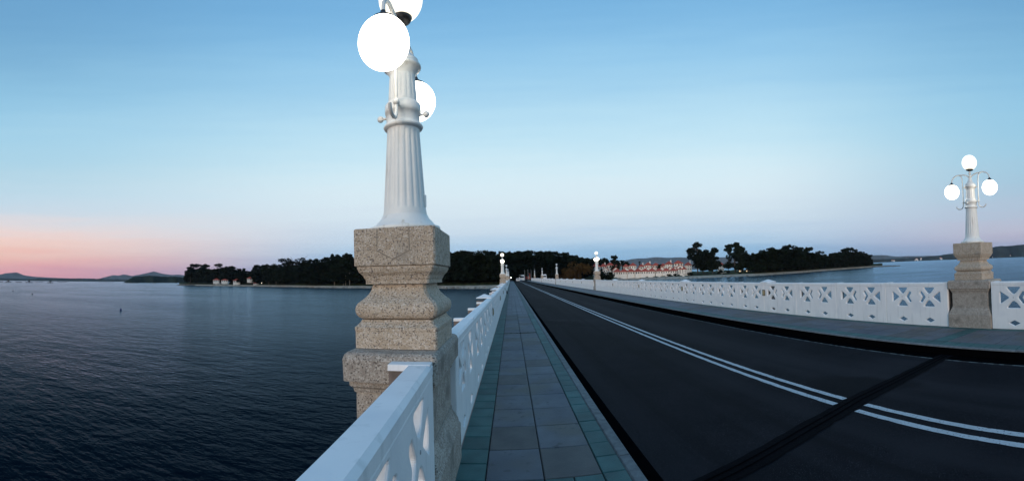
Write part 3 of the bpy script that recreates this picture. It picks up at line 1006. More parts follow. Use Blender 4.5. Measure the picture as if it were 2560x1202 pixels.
# far town on the opposite shore
for i in range(30):
    x = rnd.choice([rnd.uniform(2205, 2375), rnd.uniform(2205, 2375), rnd.uniform(2480, 2558)])
    dist = 3560
    hgt = lerp([(2200, 2), (2300, 4), (2380, 6), (2480, 9), (2560, 13)], x)
    yb = hor(x) + 1.5 - rnd.uniform(0.3, hgt)
    zb = EYE.z + (hor(x) - yb) * dist / FPX
    w, h = rnd.uniform(9, 22), rnd.uniform(5, 9)
    t = thing('far_house', 'pale house of the town on the opposite shore, right of the wooded point' if x < 2400 else 'pale house of the hillside town right of the near right lamp post', 'house', at(x, dist + 40 + 6 * (hor(x) - yb + 1.5) * 3, zb), 0, 'houses of the far town' if x < 2400 else 'houses of the far hillside town')
    t.rotation_euler = (0, 0, -math.atan2(t.location.x, t.location.y))
    obj('wall', MB().box(-w / 2, w / 2, -5, 5, -9, h).mesh('wall', 'render'), t)
    mb = MB()
    roof_hip(mb, w, 10, h, 3)
    obj('roof', mb.mesh('roof', 'tile'), t)

# ------------------------------------------------------------------ rafts and buoys on the water
for i, (x, w, dist) in enumerate([(3, 10, 1700), (21, 15, 1500), (47, 16, 1650), (73, 20, 1500), (98, 22, 1900), (126, 16, 1500), (150, 14, 2100), (163, 10, 2200)]):
    dist *= 0.62
    wm = pxm(w, dist)
    d = hdir(x)
    t = thing('mussel_raft', ['leftmost dark raft at the edge of the picture', 'second dark raft from the left, with a red hut', 'third raft from the left', 'fourth raft from the left, wide and low', 'widest raft, fifth from the left', 'sixth raft with a hut, in front of the low shore',
                              'seventh raft, thin and far', 'last raft on the right, thinnest of the row'][i], 'raft', at(x, dist, ZW), -math.atan2(d.x, d.y), 'rafts moored off the left shore')
    mb = MB()
    for k in range(9):
        mb.box(-wm / 2, wm / 2, -9 + k * 2.2, -8.6 + k * 2.2, 1.0, 1.7)
    for k in range(12):
        xx = -wm / 2 + wm * k / 11
        mb.box(xx - .15, xx + .15, -9.2, 9.4, 1.7, 2.2)
    obj('deck', mb.mesh('deck', 'raft'), t)
    for sx in (-.33, 0, .33):
        obj('float', MB().tube([(sx * wm, -8, .5), (sx * wm, 8, .5)], .9, 8).mesh('float', 'raft'), t)
    if i in (1, 3, 5):
        obj('hut', MB().box(-2.2, 2.2, -2, 2, 2.2, 4.4).mesh('hut', 'raft'), t)
for x, y, lab, m, s in [(302, 774, 'blue drum buoy floating alone in the open water', 'buoy', 1.0), (33, 726, 'tiny dark buoy far out, nearest the left edge', 'buoy_dark', 1.2), (81, 734, 'tiny dark buoy far out, right of the other one', 'buoy_dark', 1.2)]:
    dist = (EYE.z - ZW) * FPX / (y - hor(x) + 2)
    t = thing('buoy', lab, 'buoy', at(x, dist, ZW), 0, 'buoys on the water')
    obj('drum', MB().lathe([(-.2, .14 * s), (-.18, .19 * s), (.30, .19 * s), (.36, .15 * s), (.37, .04)], seg=16).mesh('drum', m), t)
    obj('handle', MB().tube([(-.07, 0, .36), (-.06, 0, .46), (.06, 0, .46), (.07, 0, .36)], .018, 6).mesh('handle', 'buoy_dark'), t)

# ------------------------------------------------------------------ bridge: deck, road, pavements
YB0, YB1 = -9.0, 192.0
XL, XR = -0.505, 8.476            # inner faces of the two balustrades
KL0, KL1 = 0.86, 0.97             # left kerb
GL1 = 1.17                        # left gutter edge
KR0, KR1 = 6.52, 6.64
GR0 = 6.19

def bobj(o):
    BRIDGE.append(o)
    return o

mb = MB().box(-1.25, 9.25, YB0, YB1, -0.95, -0.30)
bridge = bobj(thing('bridge', 'long low concrete road bridge carrying the road and both pavements over the water', 'bridge'))
obj('deck', mb.mesh('deck', 'concrete'), bridge)
for k in range(9):
    y = 10 + 22 * k
    mb = MB().box(-0.8, 8.8, y - .8, y + .8, -7, -0.951)
    obj('pier', mb.mesh('pier', 'concrete'), bridge)
mb = MB().box(KL1, KR0, YB0, YB1, -0.299, ZR)
road = bobj(struct('road', mb, 'asphalt'))
# road beyond the bridge, on the land
mb = MB()
mb.add([(-2, YB1, ZR - .01), (9.4, YB1, ZR - .01), (9.4, YB1 + 60, ZR + .3), (-2, YB1 + 60, ZR + .3)], [(0, 1, 2, 3)])
mb.box(-3, 11, YB1 + .01, YB1 + 60, -6, ZR - .02)
bobj(struct('causeway', mb, 'asphalt'))

def sheet(name, polys, m, z, par, t=0.004):
    mb = MB()
    for pl in polys:
        k = len(pl)
        vs = [(x, y, z) for x, y in pl]
        mb.add(vs, [tuple(range(k))])
    return obj(name, mb.mesh(name, m), par)
sheet('gutter', [[(KL1 + .001, YB0), (GL1, YB0), (GL1, YB1), (KL1 + .001, YB1)]], 'gutter', ZR + .004, road)
sheet('gutter', [[(GR0, YB0), (KR0 - .001, YB0), (KR0 - .001, YB1), (GR0, YB1)]], 'gutter', ZR + .004, road)
sheet('edge_line', [[(GR0 - .035, YB0), (GR0 - .001, YB0), (GR0 - .001, 30), (GR0 - .035, 30)]], 'edge', ZR + .004, road)

def jy(x, up_):
    """the skewed expansion joint: far and near edge"""
    far = lerp([(0.97, 3.12), (1.87, 3.37), (2.73, 3.64), (3.87, 3.93), (6.28, 4.23)], x)
    return far if up_ else far - lerp([(0.97, .27), (2.7, .31), (3.86, .31), (6.3, .27)], x)
for xc in (3.548, 3.764):
    x0, x1 = xc - .043, xc + .043
    # worn, slightly ragged paint edges
    for (a, b_) in ((YB0, None), (None, YB1)):
        pts_l, pts_r = [], []
        ya = a if a is not None else jy(xc, True) + .02
        yb = b_ if b_ is not None else jy(xc, False) - .03
        y = ya
        while y < yb:
            pts_l.append((x0 + rnd.uniform(-.005, .005), y))
            pts_r.append((x1 + rnd.uniform(-.005, .005), y))
            y += 0.12 if y < 14 else 3.0
        pts_l.append((x0, yb))
        pts_r.append((x1, yb))
        mb = MB()
        vs = [(x, y, ZR + .004) for x, y in pts_l] + [(x, y, ZR + .004) for x, y in pts_r]
        n = len(pts_l)
        mb.add(vs, [(k, n + k, n + k + 1, k + 1) for k in range(n - 1)])
        obj('painted_line', mb.mesh('painted_line', 'paint'), road)
mb = MB()
xs = [0.98 + 5.53 * k / 46 for k in range(47)]
vs = []
for x in xs:
    vs += [(x, jy(x, False) + rnd.uniform(-.012, .012), ZR + .008), (x, jy(x, True) + rnd.uniform(-.012, .012), ZR + .008)]
mb.add(vs, [(2 * k, 2 * k + 2, 2 * k + 3, 2 * k + 1) for k in range(46)])
obj('expansion_joint', mb.mesh('expansion_joint', 'joint'), road)
for s in (0.35, 0.65):
    mb = MB()
    vs = []
    for x in xs:
        y = jy(x, False) * (1 - s) + jy(x, True) * s
        vs += [(x, y - .008, ZR + .012), (x, y + .008, ZR + .012)]
    mb.add(vs, [(2 * k, 2 * k + 2, 2 * k + 3, 2 * k + 1) for k in range(46)])
    obj('joint_rib', mb.mesh('joint_rib', 'gutter'), road)
for y in (31.0, 42.5, 82.0, 121.0):
    sheet('joint_line', [[(GL1, y), (GR0 - .04, y + .5), (GR0 - .04, y + .54), (GL1, y + .04)]], 'joint', ZR + .005, road)

_sl = {}
def slab_mesh(w, l, m):
    k = (round(w, 3), round(l, 3), m)
    if k not in _sl:
        g_ = 0.005
        c = 0.006
        hx, hy = w / 2 - g_, l / 2 - g_
        vs = [(-hx, -hy, -.03), (hx, -hy, -.03), (hx, hy, -.03), (-hx, hy, -.03), (-hx, -hy, -c), (hx, -hy, -c), (hx, hy, -c), (-hx, hy, -c),
              (-hx + c, -hy + c, 0), (hx - c, -hy + c, 0), (hx - c, hy - c, 0), (-hx + c, hy - c, 0)]
        mb = MB().add(vs, [(0, 1, 5, 4), (1, 2, 6, 5), (2, 3, 7, 6), (3, 0, 4, 7), (4, 5, 9, 8), (5, 6, 10, 9), (6, 7, 11, 10), (7, 4, 8, 11), (8, 9, 10, 11)])
        _sl[k] = mb.mesh('paving_slab', m)
    return _sl[k]

def pavement(x_in, x_kerb0, x_kerb1, cols, y0, y1, brown):
    xa, xb = min(x_in, x_kerb1), max(x_in, x_kerb1)
    mb = MB().box(xa, xb, YB0, YB1, -.299, -.020)
    pv = bobj(struct('pavement', mb, 'bed'))
    for (a, b_, kind) in cols:
        l = 0.595 if kind == 'grey' else 0.305
        y = y0
        row = 0
        while y < y1 - .01:
            if abs(y + l / 2 - CROSS) < l / 2 + .15 and kind == 'grey':
                # green cross band at the lamp post
                if CROSS - .16 > y + .05:
                    ll = CROSS - .16 - y
                    o = obj('paving_slab', slab_mesh(b_ - a, round(ll, 3), 'slab_grey'), pv, ((a + b_) / 2, y + ll / 2, rnd.uniform(-.0015, .0015)))
                half = (b_ - a) / 2
                for q in (0, 1):
                    obj('paving_slab', slab_mesh(half, .31, 'slab_green'), pv, (a + half * (q + .5), CROSS, rnd.uniform(-.0015, .0015)))
                y = CROSS + .155
                continue
            mm = 'slab_' + kind
            if kind == 'grey' and ((row + (0 if a < x_in + .5 else 5)) % 11 in brown or rnd.random() < .06):
                mm = 'slab_brown'
            o = obj('paving_slab', slab_mesh(b_ - a, l, mm), pv, ((a + b_) / 2, y + l / 2, rnd.uniform(-.002, .002)))
            o.rotation_euler = (rnd.uniform(-.003, .003), rnd.uniform(-.003, .003), 0)
            y += l
            row += 1
        yend = y
        mbs = MB().box(a + .004, b_ - .004, yend + .005, YB1, -.019, -.0005)
        o = obj('paving_strip', mbs.mesh('paving_strip', 'strip_' + kind), pv)
    # kerb stones
    y = y0
    kx0, kx1 = min(x_kerb0, x_kerb1), max(x_kerb0, x_kerb1)
    km = MB()
    c = .012
    ll = 1.2
    km.loft([(-.279, (kx1 - kx0) / 2 - .002, ll / 2 - .004), (-.012, (kx1 - kx0) / 2 - .002, ll / 2 - .004), (0.001, (kx1 - kx0) / 2 - .014, ll / 2 - .012)], ch=.004)
    kme = km.mesh('kerb_stone', 'kerb')
    while y < y1 + 6:
        obj('kerb_stone', kme, pv, ((kx0 + kx1) / 2, y + ll / 2, rnd.uniform(-.002, .002)))
        y += ll
    mbs = MB().box(kx0 + .002, kx1 - .002, y, YB1, -.279, .0)
    obj('kerb_run', mbs.mesh('kerb_run', 'strip_kerb'), pv)
    sx = -1 if x_kerb1 < x_kerb0 else 1
    xs0, xs1 = sorted((x_kerb1 + sx * .002, x_kerb1 + sx * .016))
    obj('tarred_kerb_face', MB().box(xs0, xs1, YB0, YB1, ZR + .006, -.022).mesh('tarred_kerb_face', 'gutter'), pv)
    return pv
CROSS = 3.17
pl = pavement(XL, KL0, KL1, [(XL, -.245, 'green'), (-.245, .21, 'grey'), (.21, .665, 'grey'), (.665, KL0, 'green')], 1.2, 18.0, (4, 8))
CROSS = 4.55
pr = pavement(XR, KR1, KR0, [(KR1, 6.94, 'green'), (6.94, 7.38, 'grey'), (7.38, 7.82, 'grey'), (7.82, 8.26, 'grey'), (8.26, XR, 'green')], 0.4, 18.0, (3, 7))
# wet dark joint with drain slots across the left pavement
mb = MB().box(-.245, .665, 11.98, 12.03, -.01, .006)
obj('metal_joint_strip', mb.mesh('metal_joint_strip', 'joint'), pl)
for x in (-.05, .12, .21, .42):
    obj('joint_bolt', MB().lathe([(0, .02), (.014, .02), (.018, .012)], x, 12.0, 10).mesh('joint_bolt', 'metal_dark'), pl)
for y in (50.5, 89.5):
    obj('metal_joint_strip', MB().box(-.5, .86, y, y + .08, -.01, .005).mesh('metal_joint_strip', 'joint'), pl)
t = bobj(thing('drain_box', 'small black box at the foot of the left balustrade, far along the pavement', 'drain', (XL + .07, 42.0, 0)))
obj('casing', MB().loft([(0, .07, .2), (.20, .07, .2), (.24, .04, .15)]).mesh('casing', 'metal_dark'), t)
obj('lid', MB().loft([(.241, .05, .16), (.26, .05, .16)]).mesh('lid', 'metal_dark'), t)
# ------------------------------------------------------------------ balustrade panels
PL, PH, PT, CT = 1.87, 1.034, 0.065, 0.15
def round_poly(pts, r, seg=4):
    out = []
    n = len(pts)
    for i in range(n):
        p = Vector(pts[i])
        a = (Vector(pts[i - 1]) - p)
        b_ = (Vector(pts[(i + 1) % n]) - p)
        rr = min(r, a.length * .45, b_.length * .45)
        p0, p1 = p + a.normalized() * rr, p + b_.normalized() * rr
        for k in range(seg + 1):
            t = k / seg
            out.append(p0 * (1 - t) ** 2 + p * 2 * t * (1 - t) + p1 * t * t)
    return out

def panel_mesh(L=PL, pairs=True):
    cu = bpy.data.curves.new('panel_outline', 'CURVE')
    cu.dimensions = '2D'
    cu.fill_mode = 'BOTH'
    cu.extrude = PT / 2 - .012
    cu.bevel_depth = .012
    cu.bevel_resolution = 1
    cu.offset = -.012

    def poly(pts):
        sp = cu.splines.new('POLY')
        sp.points.add(len(pts) - 1)
        for q, p in zip(sp.points, pts):
            q.co = (p[0], p[1], 0, 1)
        sp.use_cyclic_u = True
    poly([(0, 0), (L, 0), (L, PH - .075), (0, PH - .075)])
    cz = PH * 0.665
    for cx in (L * .285, L * .715):
        sgn = 1 if cx < L / 2 else -1
        for s in (1, -1):
            poly(round_poly([(cx - .172, cz + s * .228), (cx + .172, cz + s * .228), (cx + .065, cz + s * .105), (cx, cz + s * .07), (cx - .065, cz + s * .105)], .045))
        # outer side hole and the inner, chevron backed one
        ox = cx - sgn * .325
        poly(round_poly([(ox, cz - .14), (cx - sgn * .095, cz), (ox, cz + .14)], .035))
        ix = cx + sgn * .285
        poly(round_poly([(cx + sgn * .205, cz - .14), (cx + sgn * .095, cz), (cx + sgn * .205, cz + .14), (ix, cz + .115), (ix - sgn * .08, cz), (ix, cz - .115)], .028))
        poly([(cx - .135, .135), (cx, .075), (cx + .135, .135), (cx, .195)])
    ob = bpy.data.objects.new('tmp', cu)
    COL.objects.link(ob)
    dg = bpy.context.evaluated_depsgraph_get()
    me = bpy.data.meshes.new_from_object(ob.evaluated_get(dg))
    bpy.data.objects.remove(ob)
    bpy.data.curves.remove(cu)
    # curve x -> along the bridge (+Y), curve y -> up, thickness -> X
    for v in me.vertices:
        x, y, z = v.co
        v.co = (z, x, y)
    me.materials.clear()
    me.materials.append(M['white'])
    for pg in me.polygons:
        pg.use_smooth = False
        pg.material_index = 0
    me.update()
    me.name = 'wall_panel'
    return me
PANEL = panel_mesh()
BOSS = MB().tube([(-PT / 2 - .004, 0, PH * .665), (PT / 2 + .004, 0, PH * .665)], .011, 8)
BOSSM = BOSS.mesh('bolt', 'white_soil')
COPE = MB().loft([(PH - .074, CT / 2 + .002, PL / 2 - .003), (PH - .022, CT / 2 + .002, PL / 2 - .003), (PH, CT / 2 - .018, PL / 2 - .003)], ch=.002).mesh('coping', 'white')
RIB = MB().loft([(-.05, .052, .045), (PH - .036, .052, .045)], ch=.006).mesh('buttress', 'raw')
RIBC = MB().loft([(PH - .035, .131, .056), (PH + .0005, .131, .052), (PH + .003, .128, .049)], ch=.003).mesh('buttress_cap', 'white')
RIBB = MB().box(-.042, .042, -.05, .05, -.04, PH - .076).mesh('rib', 'raw')
POST = MB().loft([(-.05, .125, .17), (PH - .06, .125, .17)], ch=.008).mesh('post', 'raw')
CAPM = MB().loft([(PH + .003, .205, .215), (PH + .022, .205, .215), (PH + .105, .02, .02)], cx=0, ch=.006).mesh('post_cap', 'white')
LBOX = MB()
LBOX.box(-.012, .0, -.085, .085, -.105, .105)
LBOXM = LBOX.mesh('wall_light', 'metal_dark')
LENS = MB().loft([(0, .062, .082), (.006, .062, .082), (.018, .05, .07)], ch=.01)
LENS.v = [(z, x, y) for x, y, z in LENS.v]
LENSM = LENS.mesh('lens', 'lens')
JSTR = MB().box(-.020, .020, -.004, .004, 0.0, PH - .08).mesh('joint_filler', 'white_soil')

def balustrade(side, y0, npan, label, yaw=0.0, backwards=False, group='white pierced balustrades along the bridge'):
    """side: -1 left, +1 right; its inner face is at x = 0 of the thing; runs from y0 forwards (or backwards)"""
    xin = XL if side < 0 else XR
    t = bobj(thing('balustrade', label, 'balustrade', (xin, y0, 0), yaw, group))
    sgn = -1 if backwards else 1
    for k in range(npan):
        ya = sgn * k * PL if not backwards else -(k + 1) * PL
        gap = .006
        o = obj('wall_panel', PANEL, t, (side * PT / 2, ya + gap / 2, 0))
        o.scale = (1, (PL - gap) / PL, 1)
        obj('coping', COPE, t, (side * CT / 2, ya + PL / 2, 0))
        if abs(y0 + ya) < 20:
            obj('bolt', BOSSM, t, (side * PT / 2, ya + PL * .285, 0))
            obj('bolt', BOSSM, t, (side * PT / 2, ya + PL * .715, 0))
        if 0 < k and (k % 4 != 0):
            obj('joint_filler', JSTR, t, (side * PT / 2, sgn * k * PL, 0))
        if k % 4 != 0 or k == 0:
            yr = sgn * k * PL + (sgn * .055 if k == 0 else 0)
            obj('buttress', RIB, t, (side * (CT + .0595), yr, 0))
            obj('buttress_cap', RIBC, t, (side * .133, yr, 0))
            obj('rib', RIBB, t, (side * (PT + .0435), yr, 0))
        else:
            po = obj('post', POST, t, (side * (CT + .129), sgn * k * PL, 0))
            obj('post_cap', CAPM, po, (side * (-.075), 0, 0))
            li = obj('wall_light', LBOXM, t, (0, sgn * k * PL, PH * .655), (0, 0, 0 if side > 0 else math.pi))
            le = obj('lens', LENSM, li, (-.0121, 0, 0))
            le.rotation_euler = (0, 0, math.pi)
    return t

# pedestals and lamp posts ---------------------------------------------------
PED = 1.10             # length of the pedestal foot along the bridge
def make_lamp(lit):
    t = thing('lamp_post', 'x', 'lamp post')
    E_ = 1.55
    def blk(name, prof, m='granite', ch=.012, par=t):
        return obj(name, MB().loft(prof, ch=ch).mesh(name, m), par)
    blk('plinth', [(-.3, .325, .55), (.30, .325, .55), (.325, .31, .53)], 'granite_grey')
    blk('foot_moulding', [(.327, .312, .53), (.36, .305, .52), (.40, .285, .50), (.445, .262, .475), (.47, .262, .475)], 'granite_grey')
    blk('die', [(.472, .255, .465), (.80, .255, .465)], 'granite_grey')
    blk('ledge', [(.802, .268, .478), (.83, .272, .485), (.845, .29, .505), (.875, .293, .508), (.885, .318, .545), (1.03, .322, .550), (1.06, .312, .538), (1.075, .295, .52)], 'granite_grey', .016)
    blk('pedestal_block', [(1.078, .293, .362), (1.195, .293, .362), (1.205, .297, .366), (1.225, .297, .366), (1.235, .285, .35), (1.262, .262, .325), (1.275, .258, .32)])
    pr_ = []
    for k in range(9):
        a = -math.pi / 2 + math.pi * k / 8 * 0.86
        pr_.append((1.345 + .066 * math.sin(a), .245 + .052 * math.cos(a), .305 + .055 * math.cos(a)))
    for k in range(1, 8):
        s = k / 7
        z = pr_[8][0] + s * (1.525 - pr_[8][0])
        w = (1 - s) ** 2.1
        pr_.append((z, .198 + (pr_[8][1] - .198) * w, .255 + (pr_[8][2] - .255) * w))
    blk('baluster_torus', pr_, ch=.02)
    blk('cornice', [(1.527, .232, .298), (1.555, .232, .298), (1.562, .238, .305), (1.585, .246, .315), (1.61, .268, .338), (1.636, .280, .350), (1.652, .280, .350)])
    cap = blk('cap_block', [(1.655, .290, .362), (1.66, .294, .366), (1.915, .294, .366), (1.922, .288, .36)])
    # shield outline on each cap face: flat dark strips painting a groove's shade
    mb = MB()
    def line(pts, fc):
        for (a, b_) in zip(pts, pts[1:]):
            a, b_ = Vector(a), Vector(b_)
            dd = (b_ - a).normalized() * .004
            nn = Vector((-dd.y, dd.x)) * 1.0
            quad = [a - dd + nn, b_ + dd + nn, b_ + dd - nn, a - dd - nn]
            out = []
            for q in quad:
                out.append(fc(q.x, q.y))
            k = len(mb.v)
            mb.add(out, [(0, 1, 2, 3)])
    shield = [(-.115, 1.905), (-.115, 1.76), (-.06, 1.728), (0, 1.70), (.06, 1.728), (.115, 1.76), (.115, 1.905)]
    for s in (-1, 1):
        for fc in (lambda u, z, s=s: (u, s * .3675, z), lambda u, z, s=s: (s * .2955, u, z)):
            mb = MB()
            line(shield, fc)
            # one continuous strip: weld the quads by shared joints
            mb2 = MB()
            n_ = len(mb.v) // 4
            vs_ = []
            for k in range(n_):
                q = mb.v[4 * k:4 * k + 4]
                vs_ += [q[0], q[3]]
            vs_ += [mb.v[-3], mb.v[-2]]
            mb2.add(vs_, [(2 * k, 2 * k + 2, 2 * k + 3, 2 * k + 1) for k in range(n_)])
            obj('shield_outline', mb2.mesh('shield_outline', 'groove_shade'), cap)
    # cast iron column
    z0 = 1.922
    col = obj('base_flange', MB().lathe([(z0, .262), (z0 + .018, .272), (z0 + .035, .268), (z0 + .045, .235), (z0 + .075, .212), (z0 + .10, .188), (z0 + .125, .176)], seg=48).mesh('base_flange', 'white_metal'), t)
    shaft = [(z0 + .125, .172), (z0 + .16, .166), (z0 + .17, .165)]
    for k in range(9):
        s = k / 8
        shaft.append((z0 + .19 + s * .58, .163 - s * .035))
    shaft += [(z0 + .785, .128), (z0 + .80, .127)]
    obj('fluted_shaft', MB().lathe(shaft, seg=160, flute=(z0 + .189, z0 + .772, 18, .046), cap=False).mesh('fluted_shaft', 'white_metal'), t)
    zr = z0 + .80
    obj('collar', MB().lathe([(zr, .128), (zr + .006, .148), (zr + .02, .156), (zr + .034, .148), (zr + .042, .135), (zr + .06, .132), (zr + .12, .131), (zr + .125, .140), (zr + .15, .142), (zr + .19, .140), (zr + .205, .128), (zr + .215, .116)], seg=48).mesh('collar', 'white_metal'), t)
    zs = zr + .215
    up_s = [(zs, .114), (zs + .015, .113)] + [(zs + .03 + .165 * k / 5, .112 - .011 * k / 5) for k in range(6)] + [(zs + .205, .100), (zs + .215, .100)]
    obj('upper_shaft', MB().lathe(up_s, seg=128, flute=(zs + .028, zs + .197, 16, .042), cap=False).mesh('upper_shaft', 'white_metal'), t)
    zc = zs + .215
    obj('capital', MB().lathe([(zc, .101), (zc + .01, .104), (zc + .052, .134), (zc + .056, .146), (zc + .066, .150), (zc + .078, .148), (zc + .082, .130), (zc + .088, .126), (zc + .10, .131), (zc + .118, .129), (zc + .126, .112), (zc + .15, .100), (zc + .162, .090), (zc + .168, .070), (zc + .235, .044), (zc + .26, .034)], seg=48).mesh('capital', 'white_metal'), t)
    zf = zc + .26
    obj('finial', MB().lathe([(zf, .034), (zf + .02, .030), (zf + .035, .044), (zf + .055, .044), (zf + .065, .022), (zf + .085, .018), (zf + .10, .030), (zf + .115, .034), (zf + .13, .030), (zf + .14, .018), (zf + .165, .016)], seg=20).mesh('finial', 'white_metal'), t)
    zg = zf + .165            # foot of the top globe's holder
    gm = 'opal_lit' if lit else 'opal'
    h = obj('globe_holder', MB().lathe([(zg, .02), (zg + .012, .05), (zg + .02, .075), (zg + .045, .088), (zg + .052, .08)], seg=28).mesh('globe_holder', 'metal_dark'), t)
    obj('globe', MB().ball((0, 0, zg + .20), .175, 40, 22).mesh('globe', 'opal_top' if lit else 'opal'), t)
    # two side arms, along the bridge
    za = zf + .0
    for s in (-1, 1):
        if s == -1:
            pass
        top = za + .10
        pts = [(0, s * .02, za + .02), (0, s * .07, za + .07), (0, s * .15, za + .10), (0, s * .24, top + .01), (0, s * .34, top + .015), (0, s * .43, top - .015), (0, s * .485, top - .07), (0, s * .50, top - .165)]
        mb = MB().tube(pts, [.014, .016, .016, .016, .016, .016, .015, .015], 8)
        rod = [(0, s * .30, top + .012), (0, s * .245, top - .01), (0, s * .215, top - .06), (0, s * .205, top - .16), (0, s * .20, zr + .20), (0, s * .20, zr + .12), (0, s * .205, zr + .07), (0, s * .235, zr + .02), (0, s * .285, zr + .005), (0, s * .34, zr + .012), (0, s * .375, zr + .04), (0, s * .385, zr + .07)]
        mb.tube(rod, .014, 8)
        arm = obj('lamp_arm', mb.mesh('lamp_arm', 'white_metal'), t)
        obj('arm_ball', MB().ball((0, s * .20, zr + .15), .027, 14, 8).mesh('arm_ball', 'white_metal'), arm)
        obj('arm_bracket', MB().tube([(0, s * .12, zr + .15), (0, s * .20, zr + .15)], .012, 8).mesh('arm_bracket', 'white_metal'), arm)
        obj('arm_bracket', MB().tube([(0, s * .10, zc + .06), (0, s * .205, zc + .06)], .009, 8).mesh('arm_bracket', 'white_metal'), arm)
        zt = top - .165
        obj('globe_holder', MB().lathe([(zt - .055, .082), (zt - .05, .088), (zt - .028, .08), (zt - .012, .05), (zt + .015, .022), (zt + .03, .018)], 0, s * .50, seg=28).mesh('globe_holder', 'metal_dark'), t)
        obj('globe', MB().ball((0, s * .50, zt - .195), .175, 40, 22).mesh('globe', gm), t)
        mb = MB().tube([(s * .12, 0, zr + .11), (s * .17, 0, zr + .11)], .011, 8)
        mb.ball((s * .185, 0, zr + .11), .026, 14, 8)
        obj('side_stud', mb.mesh('side_stud', 'white_metal'), t)
    hb = obj('access_hatch', MB().loft([(z0 + .19, .010, .022), (z0 + .28, .010, .022)], cx=.158).mesh('access_hatch', 'white_metal'), t)
    return t

lit0 = make_lamp(True)
dark0 = make_lamp(False)
used = {True: False, False: False}
def lamp(side, y, lit, label):
    src = lit0 if lit else dark0
    o = src if not used[lit] else copy_tree(src)
    used[lit] = True
    xin = XL if side < 0 else XR
    o.location = (xin + side * .295, y, 0)
    o['label'] = label
    o['group'] = 'stone based lamp posts of the bridge'
    bobj(o)
    return o
SP = 5 * 4 * PL + PED + 0.02
YL0, YR0 = 3.22, 4.72
Llab = ['near left lamp post, its white column rising out of the picture above a granite pillar', 'second lamp post on the left side, its lit globes stacked one over the other', 'third lamp post on the left side, unlit, just right of the second',
        'fourth lamp post on the left side, unlit and mostly overlapped', 'farthest lamp post on the left side, at the end of the balustrade']
Rlab = ['near right lamp post with three glowing globes on a grey granite pillar', 'second lamp post on the right side, with lit globes before the village', 'third lamp post on the right side, unlit, against the dark wood',
        'fourth lamp post on the right side, unlit, left of the third', 'farthest lamp post on the right side, beside the red board']
for k in range(5):
    lamp(-1, YL0 + SP * k, k < 2, Llab[k])
    lamp(1, YR0 + SP * k, k < 2, Rlab[k])
lb = ['from the near pillar to the second lamp', 'between the second and third lamp', 'between the third and fourth lamp', 'between the fourth and fifth lamp', 'beyond the last lamp to the shore']
for k in range(5):
    n = 20 if k < 4 else 12
    balustrade(-1, YL0 + SP * k + PED / 2 + .01, n, 'left white balustrade ' + lb[k])
    balustrade(1, YR0 + SP * k + PED / 2 + .01, n, 'right white balustrade ' + lb[k])
balustrade(-1, YL0 - PED / 2 - .008, 3, 'near left white wall with wide flat top, ending at the granite pillar in the foreground', yaw=R(2.9), backwards=True)
balustrade(1, YR0 - PED / 2 - .01, 5, 'right white balustrade at the picture edge, right of the near right lamp post', backwards=True)

# ------------------------------------------------------------------ things at the far end of the bridge
zE = ZR - .005 * 195
def box_vehicle(x, y, w, h, l, label, name, cat, z):
    t = thing(name, label, cat, (x, y, z))
    prof = [(.25, w / 2 - .04, l / 2), (.9, w / 2, l / 2), (h * .62, w / 2, l / 2 - .03), (h - .1, w / 2 - .10, l / 2 - .30), (h, w / 2 - .22, l / 2 - .45)]
    obj('body', MB().loft(prof, ch=.12).mesh('body', 'carwhite'), t)
    obj('windscreen', MB().box(-w / 2 + .22, w / 2 - .22, -l / 2 - .006, -l / 2 + .25, h * .52, h * .80).mesh('windscreen', 'glass'), t)
    for sx in (-1, 1):
        obj('side_window', MB().box(sx * (w / 2 - .03) - .04, sx * (w / 2 - .03) + .04, -l * .33, l * .25, h * .55, h * .78).mesh('side_window', 'glass'), t)
        obj('headlight', MB().loft([(0, .14, .03), (.2, .14, .03)]).mesh('headlight', 'opal'), t, (sx * w * .34, -l / 2 - .02, .62))
        for sy in (-1, 1):
            wh = MB().lathe([(-.12, .30), (-.1, .33), (.1, .33), (.12, .30)], seg=18)
            wh.v = [(z, xx, yy) for xx, yy, z in wh.v]
            obj('wheel', wh.mesh('wheel', 'metal_dark'), t, (sx * (w / 2 - .1), sy * l * .32, .33))
    return t
box_vehicle(5.1, 205, 2.5, 2.9, 6.0, 'white box van coming towards the bridge at the far end of the road', 'delivery_van', 'van', zE)
box_vehicle(3.2, 199, 1.75, 1.4, 4.2, 'low white car just left of the van at the far end of the road', 'parked_car', 'car', zE)
box_vehicle(15.8, 208, 2.4, 2.7, 7.0, 'white bus roof showing over the right wall between two lamp posts', 'minibus', 'bus', zE + .1)
t = thing('double_street_lamp', 'tall thin street light with two short arms above the van', 'street lamp', (4.9, 215, zE))
obj('pole', MB().tube([(0, 0, -2), (0, 0, 8.4)], .09, 8).mesh('pole', 'galv'), t)
for s in (-1, 1):
    a = obj('arm', MB().tube([(0, 0, 8.3), (s * .8, 0, 8.45)], .05, 6).mesh('arm', 'galv'), t)
    obj('lamp_head', MB().box(s * .7 if s > 0 else -1.5, 1.5 if s > 0 else -.7, -.12, .12, 8.4, 8.55).mesh('lamp_head', 'galv'), a)
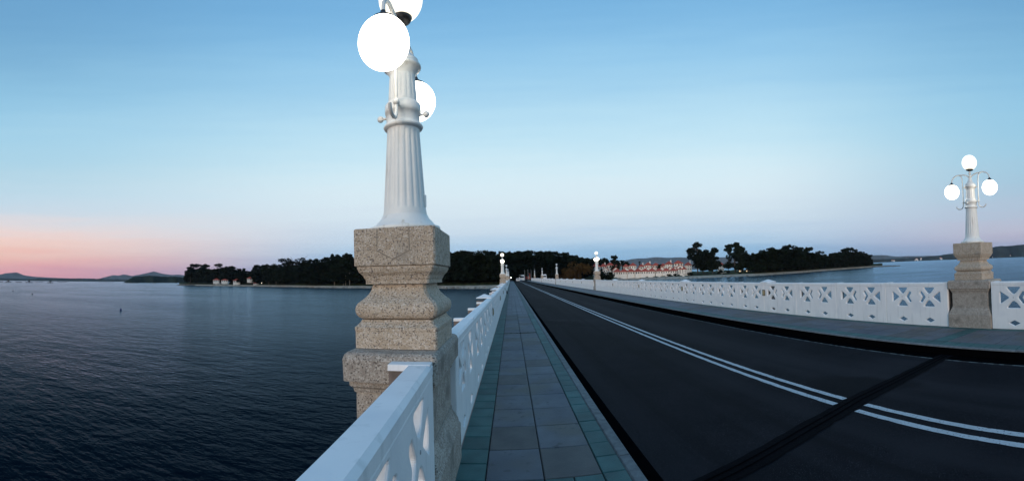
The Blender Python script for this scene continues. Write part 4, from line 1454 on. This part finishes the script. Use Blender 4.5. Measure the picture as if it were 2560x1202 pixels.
for i, (x, h) in enumerate([(1312, 7.6), (1320, 7.6), (1328, 7.2), (1337, 8.0)]):
    p = at(x, 203, zE - .5)
    t = thing('flagpole', ['leftmost bare pole behind the end of the right wall', 'bare pole standing in front of the red board', 'bare pole between the red board and the farthest right lamp', 'bare pole right of the farthest right lamp'][i], 'pole', p, 0, 'bare poles at the bridge end')
    obj('pole', MB().tube([(0, 0, -1), (0, 0, h * .75)], [.09, .05], 8).mesh('pole', 'galv'), t)
    obj('finial', MB().ball((0, 0, h * .75 + .05), .09, 8, 6).mesh('finial', 'galv'), t)
t = thing('billboard', 'red board with a pale figure behind the end of the right wall', 'board', at(1319, 207, zE))
obj('panel', MB().box(-1.25, 1.25, -.06, .06, .9, 3.6).mesh('panel', 'red'), t)
obj('frame', MB().box(-1.32, 1.32, -.03, .09, .82, .9).box(-1.32, 1.32, -.03, .09, 3.6, 3.68).box(-1.32, -1.25, -.03, .09, .9, 3.6).box(1.25, 1.32, -.03, .09, .9, 3.6).mesh('frame', 'galv'), t)
mb = MB()
for (a, b_, c, d) in ((.25, .6, 1.0, 3.4), (-.2, .25, 1.9, 2.9), (-.7, -.35, 2.4, 2.7), (.65, .9, 1.4, 2.0)):
    mb.box(a, b_, -.075, -.061, c, d)
obj('print', mb.mesh('print', 'cream'), t)
for s in (-1, 1):
    obj('leg', MB().box(s * 1.0 - .06, s * 1.0 + .06, -.06, .06, -1, .82).mesh('leg', 'galv'), t)

# ------------------------------------------------------------------ the bridge falls gently away from the camera
TILT = Matrix.Rotation(-0.0045, 4, 'X')
for o in BRIDGE:
    o.matrix_basis = TILT @ Matrix.LocRotScale(o.location, o.rotation_euler, o.scale)

# ------------------------------------------------------------------ haze
HZ = True
if HZ:
    hb = MB().box(-14600, 14600, -14600, 14600, ZW - 6, 470)
    m = bpy.data.materials.new('air_haze')
    m.use_nodes = True
    n, l = m.node_tree.nodes, m.node_tree.links
    n.clear()
    o_ = n.new('ShaderNodeOutputMaterial')
    v_ = n.new('ShaderNodeVolumePrincipled')
    v_.inputs['Color'].default_value = (0.80, 0.88, 1.0, 1)
    v_.inputs['Density'].default_value = 0.00003
    l.new(v_.outputs[0], o_.inputs['Volume'])
    tag(obj('haze', hb.mesh('haze', m)), kind='stuff')
